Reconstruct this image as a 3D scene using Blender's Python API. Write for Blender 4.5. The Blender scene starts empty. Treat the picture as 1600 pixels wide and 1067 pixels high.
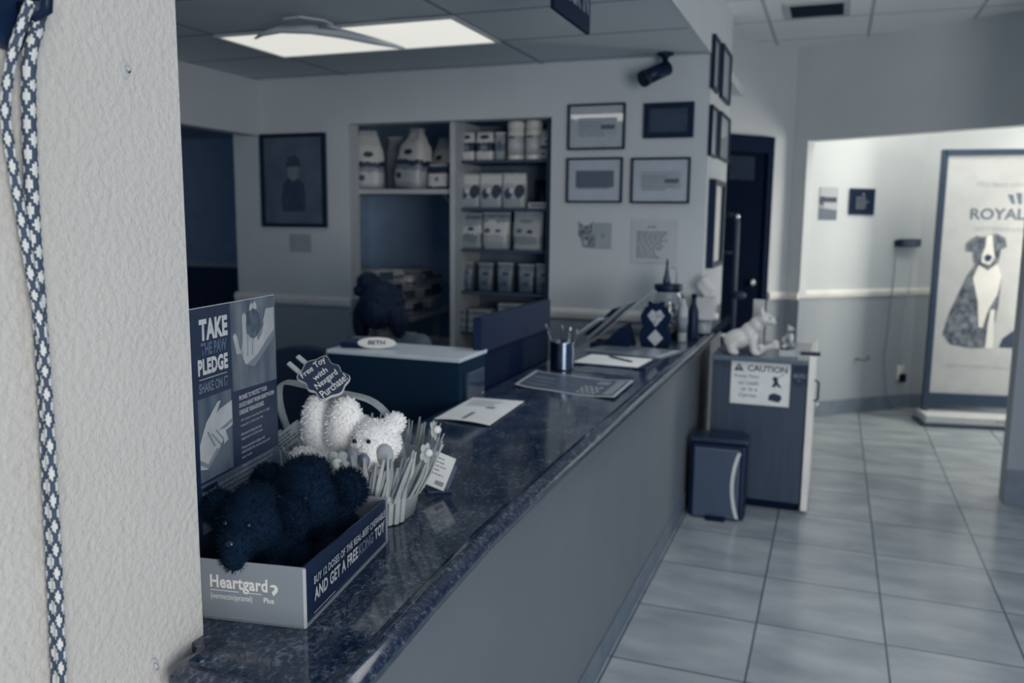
import bpy, bmesh, math, random
from mathutils import Vector, Matrix, Euler
random.seed(7)
SC = bpy.context.scene
COL = SC.collection
PI = math.pi

# ------------------------------------------------------------------ camera, world, lights, exposure
YAW, PITCH, ROLL = math.radians(20.661), math.radians(8.2007), math.radians(0.5669)
def make_camera():
    f = Vector((-math.sin(YAW)*math.cos(PITCH), math.cos(YAW)*math.cos(PITCH), -math.sin(PITCH)))
    r = Vector((math.cos(YAW), math.sin(YAW), 0)); u = r.cross(f)
    r2 = r*math.cos(ROLL)+u*math.sin(ROLL); u2 = -r*math.sin(ROLL)+u*math.cos(ROLL)
    cam = bpy.data.cameras.new('camera'); o = bpy.data.objects.new('camera', cam); COL.objects.link(o)
    m = Matrix((r2, u2, -f)).transposed().to_4x4(); m.translation = (0, 0, 1.55)
    o.matrix_world = m
    cam.sensor_width = 36.0; cam.lens = 1324.45/1600*36
    cam.dof.use_dof = True; cam.dof.focus_distance = 1.30; cam.dof.aperture_fstop = 4.2
    cam.clip_start = 0.05; cam.clip_end = 60
    SC.camera = o
make_camera()
SC.view_settings.view_transform = 'Standard'; SC.view_settings.look = 'None'
SC.view_settings.gamma = 1.0; SC.view_settings.use_curve_mapping = False
SC.view_settings.exposure = 0.07

def lin(c):
    out = []
    for v in c[:3]:
        v = v/255.0
        out.append(v/12.92 if v <= 0.04045 else ((v+0.055)/1.055)**2.4)
    return (*out, 1.0)

w = bpy.data.worlds.new('world'); SC.world = w; w.use_nodes = True
bg = w.node_tree.nodes['Background']; bg.inputs[0].default_value = (0.29, 0.52, 0.88, 1); bg.inputs[1].default_value = 0.30

def area(name, loc, target, sx, sy, power, color=(1, 1, 1), spread=180):
    l = bpy.data.lights.new(name, 'AREA'); l.shape = 'RECTANGLE'; l.size = sx; l.size_y = sy
    l.energy = power; l.color = color; l.spread = math.radians(spread)
    o = bpy.data.objects.new(name, l); COL.objects.link(o); o.location = loc
    d = Vector(target)-Vector(loc); o.rotation_euler = d.to_track_quat('-Z', 'Y').to_euler()
    return o
area('daylight_entrance', (2.6, -1.6, 1.25), (-0.3, 2.2, 0.95), 2.2, 1.9, 106, (1.0, 0.97, 0.93))
area('lamp_back_room', (0.85, 6.75, 2.66), (0.55, 7.0, 0.0), 0.7, 0.45, 9.5, (1.0, 0.94, 0.82))
area('fill_back_room', (2.35, 7.0, 1.45), (0.0, 7.1, 1.25), 0.9, 1.5, 44, (1.0, 0.935, 0.81))  # added unseen fill that brightens the back room's wall and floor
area('fill_corridor', (0.1, 3.2, 2.80), (0.1, 3.2, 0.0), 1.2, 0.6, 10, (0.97, 0.98, 1.0), 120)  # unseen area light above the corridor, spread narrowed to favour the floor

# ------------------------------------------------------------------ materials
MATS = {}
def mat(name, c, rough=0.55, c2=None, ns=8.0, spec=0.5, bump=None, coat=0.0, metal=0.0, alpha=1.0, emit=0.0, trans=0.0, detail=3.0, stretch=None):
    if name in MATS: return MATS[name]
    m = bpy.data.materials.new(name); m.use_nodes = True; nt = m.node_tree; b = nt.nodes['Principled BSDF']
    b.inputs['Base Color'].default_value = lin(c); b.inputs['Roughness'].default_value = rough
    b.inputs['Specular IOR Level'].default_value = spec; b.inputs['Metallic'].default_value = metal
    b.inputs['Coat Weight'].default_value = coat; b.inputs['Coat Roughness'].default_value = 0.02; b.inputs['Coat IOR'].default_value = 1.9 if coat == 1.0 else 1.5
    b.inputs['Alpha'].default_value = alpha; b.inputs['Transmission Weight'].default_value = trans
    if emit: b.inputs['Emission Color'].default_value = lin(c); b.inputs['Emission Strength'].default_value = emit
    tc = nt.nodes.new('ShaderNodeTexCoord'); src = tc.outputs['Object']
    if stretch:
        mp = nt.nodes.new('ShaderNodeMapping'); mp.inputs['Scale'].default_value = stretch; nt.links.new(src, mp.inputs[0]); src = mp.outputs[0]
    if c2 is None: c2 = tuple(min(255, v*1.04+1) for v in c)
    n = nt.nodes.new('ShaderNodeTexNoise'); n.inputs['Scale'].default_value = ns; n.inputs['Detail'].default_value = detail
    nt.links.new(src, n.inputs['Vector'])
    r = nt.nodes.new('ShaderNodeValToRGB'); r.color_ramp.elements[0].position = 0.36; r.color_ramp.elements[1].position = 0.64
    r.color_ramp.elements[0].color = lin(c); r.color_ramp.elements[1].color = lin(c2)
    nt.links.new(n.outputs['Fac'], r.inputs[0]); nt.links.new(r.outputs[0], b.inputs['Base Color'])
    if bump:
        n2 = nt.nodes.new('ShaderNodeTexNoise'); n2.inputs['Scale'].default_value = bump[0]; n2.inputs['Detail'].default_value = 4
        nt.links.new(tc.outputs['Object'], n2.inputs['Vector'])
        bp = nt.nodes.new('ShaderNodeBump'); bp.inputs['Strength'].default_value = bump[1]; bp.inputs['Distance'].default_value = bump[2]
        nt.links.new(n2.outputs['Fac'], bp.inputs['Height']); nt.links.new(bp.outputs[0], b.inputs['Normal'])
    MATS[name] = m; return m

def math_node(nt, op, a, b=None, c=None):
    n = nt.nodes.new('ShaderNodeMath'); n.operation = op
    for i, v in enumerate((a, b, c)):
        if v is None: continue
        if isinstance(v, (int, float)): n.inputs[i].default_value = v
        else: nt.links.new(v, n.inputs[i])
    return n.outputs[0]

def grid_mat(name, c, c2, line, x0, dx, y0, dy, wd, rough, ns, spec=0.5, bumpd=0.0, detail=6.0):
    """square tiles or panels in world x / y with thin joints"""
    m = bpy.data.materials.new(name); m.use_nodes = True; nt = m.node_tree; b = nt.nodes['Principled BSDF']
    g = nt.nodes.new('ShaderNodeNewGeometry'); s = nt.nodes.new('ShaderNodeSeparateXYZ'); nt.links.new(g.outputs['Position'], s.inputs[0])
    masks = []; cells = []
    for out, o0, d in ((s.outputs[0], x0, dx), (s.outputs[1], y0, dy)):
        t = math_node(nt, 'DIVIDE', math_node(nt, 'SUBTRACT', out, o0), d)
        cells.append(math_node(nt, 'FLOOR', t))
        fr = math_node(nt, 'SUBTRACT', t, cells[-1])
        e = math_node(nt, 'MULTIPLY', math_node(nt, 'MINIMUM', fr, math_node(nt, 'SUBTRACT', 1.0, fr)), d)
        masks.append(math_node(nt, 'LESS_THAN', e, wd/2))
    mask = math_node(nt, 'MAXIMUM', masks[0], masks[1])
    seed = math_node(nt, 'ADD', math_node(nt, 'MULTIPLY', cells[0], 7.31), math_node(nt, 'MULTIPLY', cells[1], 3.77))
    add = nt.nodes.new('ShaderNodeVectorMath'); add.operation = 'ADD'; nt.links.new(g.outputs['Position'], add.inputs[0])
    cx = nt.nodes.new('ShaderNodeCombineXYZ'); nt.links.new(seed, cx.inputs[2]); nt.links.new(cx.outputs[0], add.inputs[1])
    mp = nt.nodes.new('ShaderNodeMapping'); mp.inputs['Scale'].default_value = (0.7, 1.5, 1); nt.links.new(add.outputs[0], mp.inputs[0])
    n = nt.nodes.new('ShaderNodeTexNoise'); n.inputs['Scale'].default_value = ns; n.inputs['Detail'].default_value = detail
    nt.links.new(mp.outputs[0], n.inputs['Vector'])
    r = nt.nodes.new('ShaderNodeValToRGB'); r.color_ramp.elements[0].position = 0.32; r.color_ramp.elements[1].position = 0.68
    r.color_ramp.elements[0].color = lin(c); r.color_ramp.elements[1].color = lin(c2); nt.links.new(n.outputs['Fac'], r.inputs[0])
    mx = nt.nodes.new('ShaderNodeMix'); mx.data_type = 'RGBA'; nt.links.new(mask, mx.inputs[0]); nt.links.new(r.outputs[0], mx.inputs[6])
    mx.inputs[7].default_value = lin(line); nt.links.new(mx.outputs[2], b.inputs['Base Color'])
    b.inputs['Roughness'].default_value = rough; b.inputs['Specular IOR Level'].default_value = spec
    if bumpd:
        bp = nt.nodes.new('ShaderNodeBump'); bp.inputs['Strength'].default_value = 0.6; bp.inputs['Distance'].default_value = bumpd
        nt.links.new(math_node(nt, 'SUBTRACT', math_node(nt, 'MULTIPLY', n.outputs['Fac'], 0.25), mask), bp.inputs['Height']); nt.links.new(bp.outputs[0], b.inputs['Normal'])
    return m

def granite_mat(name):
    m = bpy.data.materials.new(name); m.use_nodes = True; nt = m.node_tree; b = nt.nodes['Principled BSDF']
    tc = nt.nodes.new('ShaderNodeTexCoord')
    mp = nt.nodes.new('ShaderNodeMapping'); mp.inputs['Scale'].default_value = (1.0, 0.75, 1.0); nt.links.new(tc.outputs['Object'], mp.inputs[0])
    n1 = nt.nodes.new('ShaderNodeTexNoise'); n1.inputs['Scale'].default_value = 105; n1.inputs['Detail'].default_value = 8; n1.inputs['Roughness'].default_value = 0.75; n1.inputs['Distortion'].default_value = 0.6
    n2 = nt.nodes.new('ShaderNodeTexNoise'); n2.inputs['Scale'].default_value = 22; n2.inputs['Detail'].default_value = 3
    for n in (n1, n2): nt.links.new(mp.outputs[0], n.inputs['Vector'])
    v = math_node(nt, 'ADD', math_node(nt, 'MULTIPLY', n1.outputs['Fac'], 0.8), math_node(nt, 'MULTIPLY', n2.outputs['Fac'], 0.25))
    r = nt.nodes.new('ShaderNodeValToRGB'); e = r.color_ramp.elements
    e[0].position = 0.44; e[0].color = lin((13, 31, 56)); e[1].position = 0.74; e[1].color = lin((138, 146, 154))
    k = e.new(0.55); k.color = lin((42, 58, 80))
    nt.links.new(v, r.inputs[0]); nt.links.new(r.outputs[0], b.inputs['Base Color'])
    b.inputs['Roughness'].default_value = 0.10; b.inputs['Specular IOR Level'].default_value = 0.65
    return m

def band_mat(name, bands, spots=(), rough=0.35, wob=0.06, axis=2, nsc=6.0):
    """printed packaging: colour bands up the pack (Generated z) plus dark printed spots (u, v, ru, rv, colour)"""
    if name in MATS: return MATS[name]
    m = bpy.data.materials.new(name); m.use_nodes = True; nt = m.node_tree; b = nt.nodes['Principled BSDF']
    tc = nt.nodes.new('ShaderNodeTexCoord'); s = nt.nodes.new('ShaderNodeSeparateXYZ'); nt.links.new(tc.outputs['Generated'], s.inputs[0])
    n = nt.nodes.new('ShaderNodeTexNoise'); n.inputs['Scale'].default_value = nsc; n.inputs['Detail'].default_value = 3; nt.links.new(tc.outputs['Generated'], n.inputs['Vector'])
    wobn = math_node(nt, 'MULTIPLY', math_node(nt, 'SUBTRACT', n.outputs['Fac'], 0.5), wob*2)
    v = math_node(nt, 'ADD', s.outputs[axis], wobn)
    r = nt.nodes.new('ShaderNodeValToRGB'); r.color_ramp.interpolation = 'CONSTANT'; e = r.color_ramp.elements
    e[0].position = 0; e[0].color = lin(bands[0][1])
    e[1].position = bands[1][0]; e[1].color = lin(bands[1][1])
    for p, c in bands[2:]: k = e.new(p); k.color = lin(c)
    nt.links.new(v, r.inputs[0]); cur = r.outputs[0]
    for (u0, v0, ru, rv, c) in spots:
        du = math_node(nt, 'DIVIDE', math_node(nt, 'SUBTRACT', s.outputs[0], u0), ru)
        dv = math_node(nt, 'DIVIDE', math_node(nt, 'SUBTRACT', s.outputs[2], v0), rv)
        d = math_node(nt, 'ADD', math_node(nt, 'ADD', math_node(nt, 'MULTIPLY', du, du), math_node(nt, 'MULTIPLY', dv, dv)), math_node(nt, 'MULTIPLY', wobn, 4))
        mk = math_node(nt, 'LESS_THAN', d, 1.0)
        mx = nt.nodes.new('ShaderNodeMix'); mx.data_type = 'RGBA'; nt.links.new(mk, mx.inputs[0]); nt.links.new(cur, mx.inputs[6]); mx.inputs[7].default_value = lin(c)
        cur = mx.outputs[2]
    nt.links.new(cur, b.inputs['Base Color']); b.inputs['Roughness'].default_value = rough
    MATS[name] = m; return m

WALL = mat('wall_paint', (199, 205, 208), 0.75, (203, 209, 212), 3, bump=(120, 0.28, 0.004))
WALLNEAR = mat('wall_paint_textured', (206, 204, 199), 0.62, (211, 209, 204), 3, bump=(105, 0.55, 0.006))
WAINS = mat('wainscot_paint', (140, 149, 158), 0.6, (144, 152, 161), 3, bump=(120, 0.2, 0.003))
PANELP = mat('counter_front_paint', (110, 118, 126), 0.6, (114, 122, 130), 3, bump=(140, 0.15, 0.002))
RAILP = mat('rail_white_paint', (222, 222, 216), 0.45)
BASEP = mat('baseboard_tile', (98, 112, 127), 0.45, (112, 125, 138), 9)
DARKWOOD = mat('dark_wood', (56, 71, 90), 0.4, (63, 78, 97), 6, stretch=(8, 8, 0.6))
BLACK = mat('black_plastic', (16, 34, 62), 0.4, spec=0.25)
BLACKM = mat('black_matte', (12, 30, 56), 0.85, spec=0.1)
INK = mat('dark_ink', (34, 50, 74), 0.6)
INKSOFT = mat('faded_ink', (120, 129, 139), 0.6)
INKMID = mat('mid_ink', (84, 97, 112), 0.6)
WHITE = mat('white_plastic', (222, 222, 216), 0.4)
PAPER = mat('white_paper', (226, 229, 229), 0.7)
PAPERG = mat('grey_paper', (165, 171, 176), 0.6)
CHROME = mat('chrome', (210, 214, 218), 0.18, metal=1.0)
GREYM = mat('grey_metal', (130, 140, 150), 0.4, metal=0.6)
SKIN = mat('skin', (150, 152, 156), 0.55)

# ------------------------------------------------------------------ mesh builders
class MB:
    def __init__(self): self.b = bmesh.new()
    def _add(self, ret, M=None):
        return ret
    def box(self, c, s, bev=0.0, rot=None, seg=2, mi=0):
        r = bmesh.ops.create_cube(self.b, size=1.0)
        vs = r['verts']
        M = Matrix.Translation(Vector(c)) @ (rot.to_4x4() if rot is not None else Matrix()) @ Matrix.Diagonal((*s, 1))
        bmesh.ops.transform(self.b, matrix=M, verts=vs)
        fs = list({f for v in vs for f in v.link_faces})
        for f in fs: f.material_index = mi
        if bev > 0:
            es = list({e for v in vs for e in v.link_edges})
            bmesh.ops.bevel(self.b, geom=es, offset=bev, segments=seg, affect='EDGES', profile=0.5)
        return self
    def loft(self, rings, caps=True, closed=False, mi=None):
        vr = [[self.b.verts.new(p) for p in ring] for ring in rings]
        n = len(vr[0]); m = len(vr)
        for i in range(m if closed else m-1):
            for j in range(n):
                f = self.b.faces.new((vr[i][j], vr[i][(j+1) % n], vr[(i+1) % m][(j+1) % n], vr[(i+1) % m][j])); f.smooth = True
                if mi: f.material_index = mi(i, j)
        if caps and not closed:
            try: self.b.faces.new(list(reversed(vr[0])))
            except Exception: pass
            try: self.b.faces.new(vr[-1])
            except Exception: pass
        return self
    def cyl(self, p0, p1, r0, r1=None, n=16, caps=True):
        return self.tube([p0, p1], [r0, r0 if r1 is None else r1], n, caps)
    def tube(self, pts, r, n=8, caps=True, closed=False, mi=None):
        pts = [Vector(p) for p in pts]; rs = r if isinstance(r, (list, tuple)) else [r]*len(pts)
        rings = []; up = None
        for i, p in enumerate(pts):
            a = pts[i-1] if (i > 0 or closed) else pts[i]; c = pts[(i+1) % len(pts)] if (i < len(pts)-1 or closed) else pts[i]
            d = (c-a).normalized()
            if up is None:
                up = Vector((0, 0, 1)) if abs(d.z) < 0.9 else Vector((1, 0, 0))
            x = d.cross(up).normalized(); y = x.cross(d).normalized(); up = y
            rings.append([p+(x*math.cos(2*PI*k/n)+y*math.sin(2*PI*k/n))*rs[i] for k in range(n)])
        return self.loft(rings, caps, closed, mi)
    def lathe(self, prof, n=24, c=(0, 0, 0), sx=1, sy=1):
        rings = [[(c[0]+max(r, 1e-4)*math.cos(2*PI*k/n)*sx, c[1]+max(r, 1e-4)*math.sin(2*PI*k/n)*sy, c[2]+z) for k in range(n)] for r, z in prof]
        return self.loft(rings)
    def ell(self, c, r, rot=None, u=20, v=12):
        q = bmesh.ops.create_uvsphere(self.b, u_segments=u, v_segments=v, radius=1.0)
        r = (r, r, r) if isinstance(r, (int, float)) else r
        M = Matrix.Translation(Vector(c)) @ (rot.to_4x4() if rot is not None else Matrix()) @ Matrix.Diagonal((*r, 1))
        bmesh.ops.transform(self.b, matrix=M, verts=q['verts'])
        for f in {f for vv in q['verts'] for f in vv.link_faces}: f.smooth = True
        return self
    def prism(self, poly, z0, z1, M=None, bev=0.0, seg=2):
        lo = [self.b.verts.new((x, y, z0)) for x, y in poly]; hi = [self.b.verts.new((x, y, z1)) for x, y in poly]
        n = len(poly); fs = [self.b.faces.new(list(reversed(lo))), self.b.faces.new(hi)]
        for i in range(n): fs.append(self.b.faces.new((lo[i], lo[(i+1) % n], hi[(i+1) % n], hi[i])))
        bmesh.ops.recalc_face_normals(self.b, faces=fs)
        if bev > 0:
            es = list(fs[0].edges)+list(fs[1].edges)
            bmesh.ops.bevel(self.b, geom=es, offset=bev, segments=seg, affect='EDGES', profile=0.5)
        if M is not None: bmesh.ops.transform(self.b, matrix=M, verts=list(self.b.verts))
        return self
    def flat(self, poly, y=0.0):
        """flat printed shape in the local xz plane, facing -y"""
        vs = [self.b.verts.new((x, y, z)) for x, z in poly]
        f = self.b.faces.new(vs); f.normal_update()
        if f.normal.y > 0: f.normal_flip()
        return self
    def mesh(self, me, M=None):
        t = bmesh.new(); t.from_mesh(me)
        if M is not None: bmesh.ops.transform(t, matrix=M, verts=list(t.verts))
        tm = bpy.data.meshes.new('tmp'); t.to_mesh(tm); t.free(); self.b.from_mesh(tm); bpy.data.meshes.remove(tm)
        return self
    def build(self, name, m, parent=None, smooth=None, loc=(0, 0, 0), rot=(0, 0, 0)):
        me = bpy.data.meshes.new(name); self.b.normal_update(); self.b.to_mesh(me); self.b.free()
        for x in (m if isinstance(m, (list, tuple)) else [m]): me.materials.append(x)
        if smooth is not None:
            for p in me.polygons: p.use_smooth = smooth
        o = bpy.data.objects.new(name, me); COL.objects.link(o); o.location = loc; o.rotation_euler = rot
        if parent is not None: o.parent = parent
        return o

def tag(o, label, cat, group=None):
    o['label'] = label; o['category'] = cat
    if group: o['group'] = group
    return o
def thing(name, label, cat, loc=(0, 0, 0), rz=0.0, group=None, rot=None):
    o = bpy.data.objects.new(name, None); COL.objects.link(o); o.empty_display_size = 0.05
    o.location = loc; o.rotation_euler = rot if rot else (0, 0, rz)
    return tag(o, label, cat, group)
def struct(o): o['kind'] = 'structure'; return o
def dup(root, loc, rz, label, group=None):
    r = root.copy(); COL.objects.link(r); r.location = loc; r.rotation_euler = (0, 0, rz); r['label'] = label
    if group: r['group'] = group
    for ch in list(root.children):
        c = ch.copy(); COL.objects.link(c); c.parent = r
        for g in list(ch.children):
            d = g.copy(); COL.objects.link(d); d.parent = c
    return r

def eval_mesh(o):
    dg = bpy.context.evaluated_depsgraph_get(); dg.update()
    return bpy.data.meshes.new_from_object(o.evaluated_get(dg))

_TXT = {}
def text_mesh(s, bold=0.0, shear=0.0, spacing=1.0):
    key = (s, bold, shear, spacing)
    if key in _TXT: return _TXT[key]
    cu = bpy.data.curves.new('t', 'FONT'); cu.body = s; cu.size = 1.0; cu.offset = bold; cu.shear = shear; cu.space_character = spacing
    cu.resolution_u = 3; cu.align_x = 'CENTER'
    o = bpy.data.objects.new('t', cu); COL.objects.link(o)
    me = eval_mesh(o); bpy.data.objects.remove(o); bpy.data.curves.remove(cu)
    xs = [v.co.x for v in me.vertices]; ys = [v.co.y for v in me.vertices]
    bb = (min(xs), max(xs), min(ys), max(ys)); _TXT[key] = (me, bb); return me, bb
def put_text(mb, s, cx, cz, w, h, y=0.0, bold=0.0, shear=0.0, M=None, spacing=1.0):
    """lettering fitted to w x h, centred at (cx, cz) of a local xz face looking to -y; M carries that face elsewhere"""
    me, bb = text_mesh(s, bold, shear, spacing)
    sx = w/(bb[1]-bb[0]); sy = h/(bb[3]-bb[2]) if h else sx
    T = Matrix.Translation((cx, y, cz)) @ Matrix.Rotation(PI/2, 4, 'X') @ Matrix.Diagonal((sx, sy, 1, 1)) @ Matrix.Translation((-(bb[0]+bb[1])/2, -(bb[2]+bb[3])/2, 0))
    mb.mesh(me, (M @ T) if M is not None else T)
    return mb
def text_lines(mb, x0, x1, z0, n, dz, h, y=0, seed=1, fill=(0.6, 1.0)):
    """rows of small print: each row is a run of short dashes the size of words"""
    rg = random.Random(seed)
    for i in range(n):
        z = z0-i*dz; x = x0; end = x0+(x1-x0)*rg.uniform(*fill)
        while x < end:
            ww = min(rg.uniform(2, 6)*h*0.7, end-x)
            mb.flat([(x, z), (x+ww, z), (x+ww, z+h), (x, z+h)], y); x += ww+h*0.6
    return mb

def remesh(mb, voxel, smooth_it=4):
    me = bpy.data.meshes.new('t'); mb.b.to_mesh(me); mb.b.free()
    o = bpy.data.objects.new('t', me); COL.objects.link(o)
    r = o.modifiers.new('r', 'REMESH'); r.mode = 'VOXEL'; r.voxel_size = voxel
    s = o.modifiers.new('s', 'SMOOTH'); s.iterations = smooth_it; s.factor = 0.5
    out = eval_mesh(o); bpy.data.objects.remove(o); bpy.data.meshes.remove(me)
    n = MB(); n.b.from_mesh(out); bpy.data.meshes.remove(out)
    for f in n.b.faces: f.smooth = True
    return n
def add_fur(mb, count, length, width, seed=1, jitter=0.5, droop=0.0, keep=None):
    rg = random.Random(seed); fs = list(mb.b.faces); areas = [f.calc_area() for f in fs]
    picks = rg.choices(fs, weights=areas, k=count); new = []
    for f in picks:
        vs = f.verts; a, b2 = rg.random(), rg.random()
        p = vs[0].co.lerp(vs[1].co, a).lerp(vs[-1].co.lerp(vs[len(vs)//2].co, a), b2)
        if keep and not keep(p): continue
        nrm = f.normal; t = Vector((rg.gauss(0, 1), rg.gauss(0, 1), rg.gauss(0, 1))); t = (t-nrm*t.dot(nrm)); t = t.normalized() if t.length > 1e-4 else nrm.orthogonal()
        L = length*rg.uniform(0.6, 1.25); tip = p+(nrm+t*rg.uniform(0, jitter)+Vector((0, 0, -droop))).normalized()*L
        sdir = nrm.cross(t).normalized()*width; p0 = p-nrm*length*0.15
        new.append((p0-sdir, p0+sdir, p.lerp(tip, 0.6)+sdir*0.7, tip, p.lerp(tip, 0.6)-sdir*0.7))
    for q in new:
        v = [mb.b.verts.new(x) for x in q]; f = mb.b.faces.new(v); f.smooth = True
    return mb

# ------------------------------------------------------------------ the setting
FLOOR = grid_mat('floor_tile', (136, 145, 153), (170, 177, 181), (68, 82, 98), -0.198, 0.4635, 3.262, 0.4635, 0.0075, 0.20, 4.0, 0.5, 0.0012)
CEILR = grid_mat('ceiling_tile_reception', (202, 211, 219), (206, 215, 222), (142, 154, 166), -1.635, 1.305, 3.55, 0.585, 0.022, 0.9, 60, 0.2)
CEILC = grid_mat('ceiling_tile_corridor', (238, 241, 244), (242, 244, 246), (186, 194, 202), -0.48, 0.61, 5.93, 0.61, 0.022, 0.9, 60, 0.2)

def wall_quad(name, a, b, z0, z1, th, m):
    """upright slab from a to b (xy); its face is the line a-b and its thickness lies to the left of a->b"""
    a = Vector((*a, 0)); b = Vector((*b, 0)); d = (b-a).normalized(); n = Vector((-d.y, d.x, 0))
    p = [a, b, b+n*th, a+n*th]
    mb = MB(); mb.prism([(q.x, q.y) for q in p], z0, z1)
    return struct(mb.build(name, m))

struct(MB().box((-2.75, 3.5, -0.05), (12.5, 13.0, 0.1)).build('floor', FLOOR))
struct(MB().box((-4.69, 3.2, 2.47), (8.02, 10.2, 0.06)).build('ceiling', CEILR))
struct(MB().box((1.161, 2.75, 2.86), (3.678, 10.5, 0.06)).build('ceiling_corridor', CEILC))
# near wall at the left of the picture, ending where the counter starts
NW = MB().box((-0.935, -0.125, 1.22), (0.18, 2.15, 2.44))
struct(NW.build('wall_left', WALLNEAR))
struct(MB().box((-0.6885, 1.86, 2.6495), (0.02, 6.12, 0.419)).build('wall_bulkhead', WALL))
# back wall of the reception, around the shelving niche
struct(MB().box((-3.383, 4.86, 1.73), (0.896, 0.12, 1.42)).box((-2.2565, 4.86, 2.29), (1.357, 0.12, 0.30)).box((-1.128, 4.86, 1.73), (0.90, 0.12, 1.42)).build('wall_back', WALL))
struct(MB().box((-3.383, 4.86, 0.51), (0.896, 0.12, 1.02)).box((-1.179, 4.86, 0.51), (0.798, 0.12, 1.02)).build('wall_back_wainscot', WAINS))
struct(MB().box((-0.728, 5.30, 1.9245), (0.10, 0.76, 1.809)).build('wall_side', WALL))
struct(MB().box((-0.728, 5.24, 0.51), (0.10, 0.88, 1.02)).build('wall_side_wainscot', PANELP))
def rail(name, a, b, z=0.99, h=0.062, th=0.022):
    a = Vector((*a, 0)); b = Vector((*b, 0)); L = (b-a).length; ang = math.atan2(b.y-a.y, b.x-a.x)
    prof = [(0, -h/2), (-th*0.55, -h/2), (-th*0.8, -h*0.28), (-th, -h*0.05), (-th, h*0.2), (-th*0.6, h*0.36), (-th*0.45, h/2), (0, h/2)]
    mb = MB(); mb.loft([[(x, y, zz) for y, zz in prof] for x in (0, L)])
    bmesh.ops.recalc_face_normals(mb.b, faces=list(mb.b.faces))
    return struct(mb.build(name, RAILP, None, False, (a.x, a.y, z), (0, 0, ang)))
rail('trim_1', (-3.85, 4.797), (-2.937, 4.797), 1.005)
rail('trim_2', (-1.576, 4.797), (-0.68, 4.797), 1.005)
# dark room seen past the left end of the back wall
struct(MB().box((-3.66, 1.9, 2.26), (0.12, 5.8, 0.355)).build('wall_reception_header', WALL))
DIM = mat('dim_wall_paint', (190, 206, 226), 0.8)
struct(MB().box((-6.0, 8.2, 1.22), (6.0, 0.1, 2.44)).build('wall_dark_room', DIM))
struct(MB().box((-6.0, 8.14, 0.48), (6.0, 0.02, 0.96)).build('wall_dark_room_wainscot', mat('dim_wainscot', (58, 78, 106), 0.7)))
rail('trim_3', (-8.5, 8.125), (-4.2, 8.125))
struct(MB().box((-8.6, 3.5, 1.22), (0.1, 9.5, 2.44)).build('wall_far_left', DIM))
# closet behind the niche
CLOS = mat('closet_paint', (176, 206, 236), 0.8)
struct(MB().box((-3.78, 5.72, 1.22), (0.06, 1.55, 2.44)).box((-2.75, 6.48, 1.22), (2.0, 0.06, 2.44)).box((-1.59, 5.68, 1.22), (0.06, 1.5, 2.44)).build('wall_closet', CLOS))
# angled door wall, header, back room
struct(wall_quad('wall_door', (-1.55, 5.43), (-0.285, 6.95), 0.99, 2.83, 0.1, WALL))
struct(wall_quad('wall_door_wainscot', (-1.55, 5.43), (-0.285, 6.95), 0.0, 0.96, 0.1, WAINS))
struct(wall_quad('wall_header', (-0.336, 6.888), (2.06, 5.452), 2.15, 2.83, 0.12, WALL))
struct(wall_quad('wall_jamb', (-0.336, 6.888), (-0.232, 6.826), 0.985, 2.15, 0.09, WALL)); struct(wall_quad('wall_jamb_wainscot', (-0.336, 6.888), (-0.232, 6.826), 0.0, 0.96, 0.09, WAINS))
struct(MB().box((-1.35, 6.4, 2.86), (1.34, 1.5, 0.06)).build('ceiling_hall', CEILC))
WAINS_LIT = mat('wainscot_paint_lit', (152, 160, 167), 0.6, (156, 164, 170), 3)  # same wainscot paint, lightened to carry the back room's stronger light
ax, ay, bx, by = -0.30, 6.925, 0.66, 7.795
struct(wall_quad('wall_right', (ax, ay), (bx, by), 0.99, 2.7, 0.1, WALL))
struct(wall_quad('wall_right_wainscot', (ax, ay), (bx, by), 0.0, 0.975, 0.1, WAINS_LIT))
struct(wall_quad('wall_room', (bx, by), (3.4, 8.75), 0.99, 2.7, 0.1, WALL))
struct(wall_quad('wall_room_wainscot', (bx, by), (3.4, 8.75), 0.0, 0.975, 0.1, WAINS_LIT))
rail('trim_4', (ax+0.02, ay+0.018), (bx, by)); rail('trim_5', (bx, by), (3.3, 8.71))
rail('trim_6', (-0.455, 6.745), (-0.336, 6.888)); rail('trim_7', (-0.336, 6.888), (-0.232, 6.826))
def skirting(name, a, b, h, th, m):
    a = Vector((*a, 0)); b = Vector((*b, 0)); L = (b-a).length; ang = math.atan2(b.y-a.y, b.x-a.x)
    return struct(MB().box((L/2, -th/2, h/2), (L, th, h), 0.002).build(name, m, None, False, (a.x, a.y, 0), (0, 0, ang)))
skirting('baseboard_right', (ax+0.03, ay+0.02), (bx, by), 0.12, 0.012, BASEP)
skirting('baseboard_room', (bx, by), (3.3, 8.71), 0.12, 0.012, BASEP)
struct(MB().prism([(-0.28, 6.98), (2.12, 5.56), (3.6, 5.56), (3.6, 8.95), (-0.4, 8.95)], 2.70, 2.74).build('ceiling_room', CEILC))
# wall corner at the right edge of the picture
struct(MB().box((2.0, 5.335, 1.415), (2.06, 0.16, 2.83)).build('wall_corner', WAINS))
struct(MB().box((2.0, 5.248, 0.1), (2.07, 0.014, 0.2), 0.003).build('baseboard_corner', BASEP))

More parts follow.
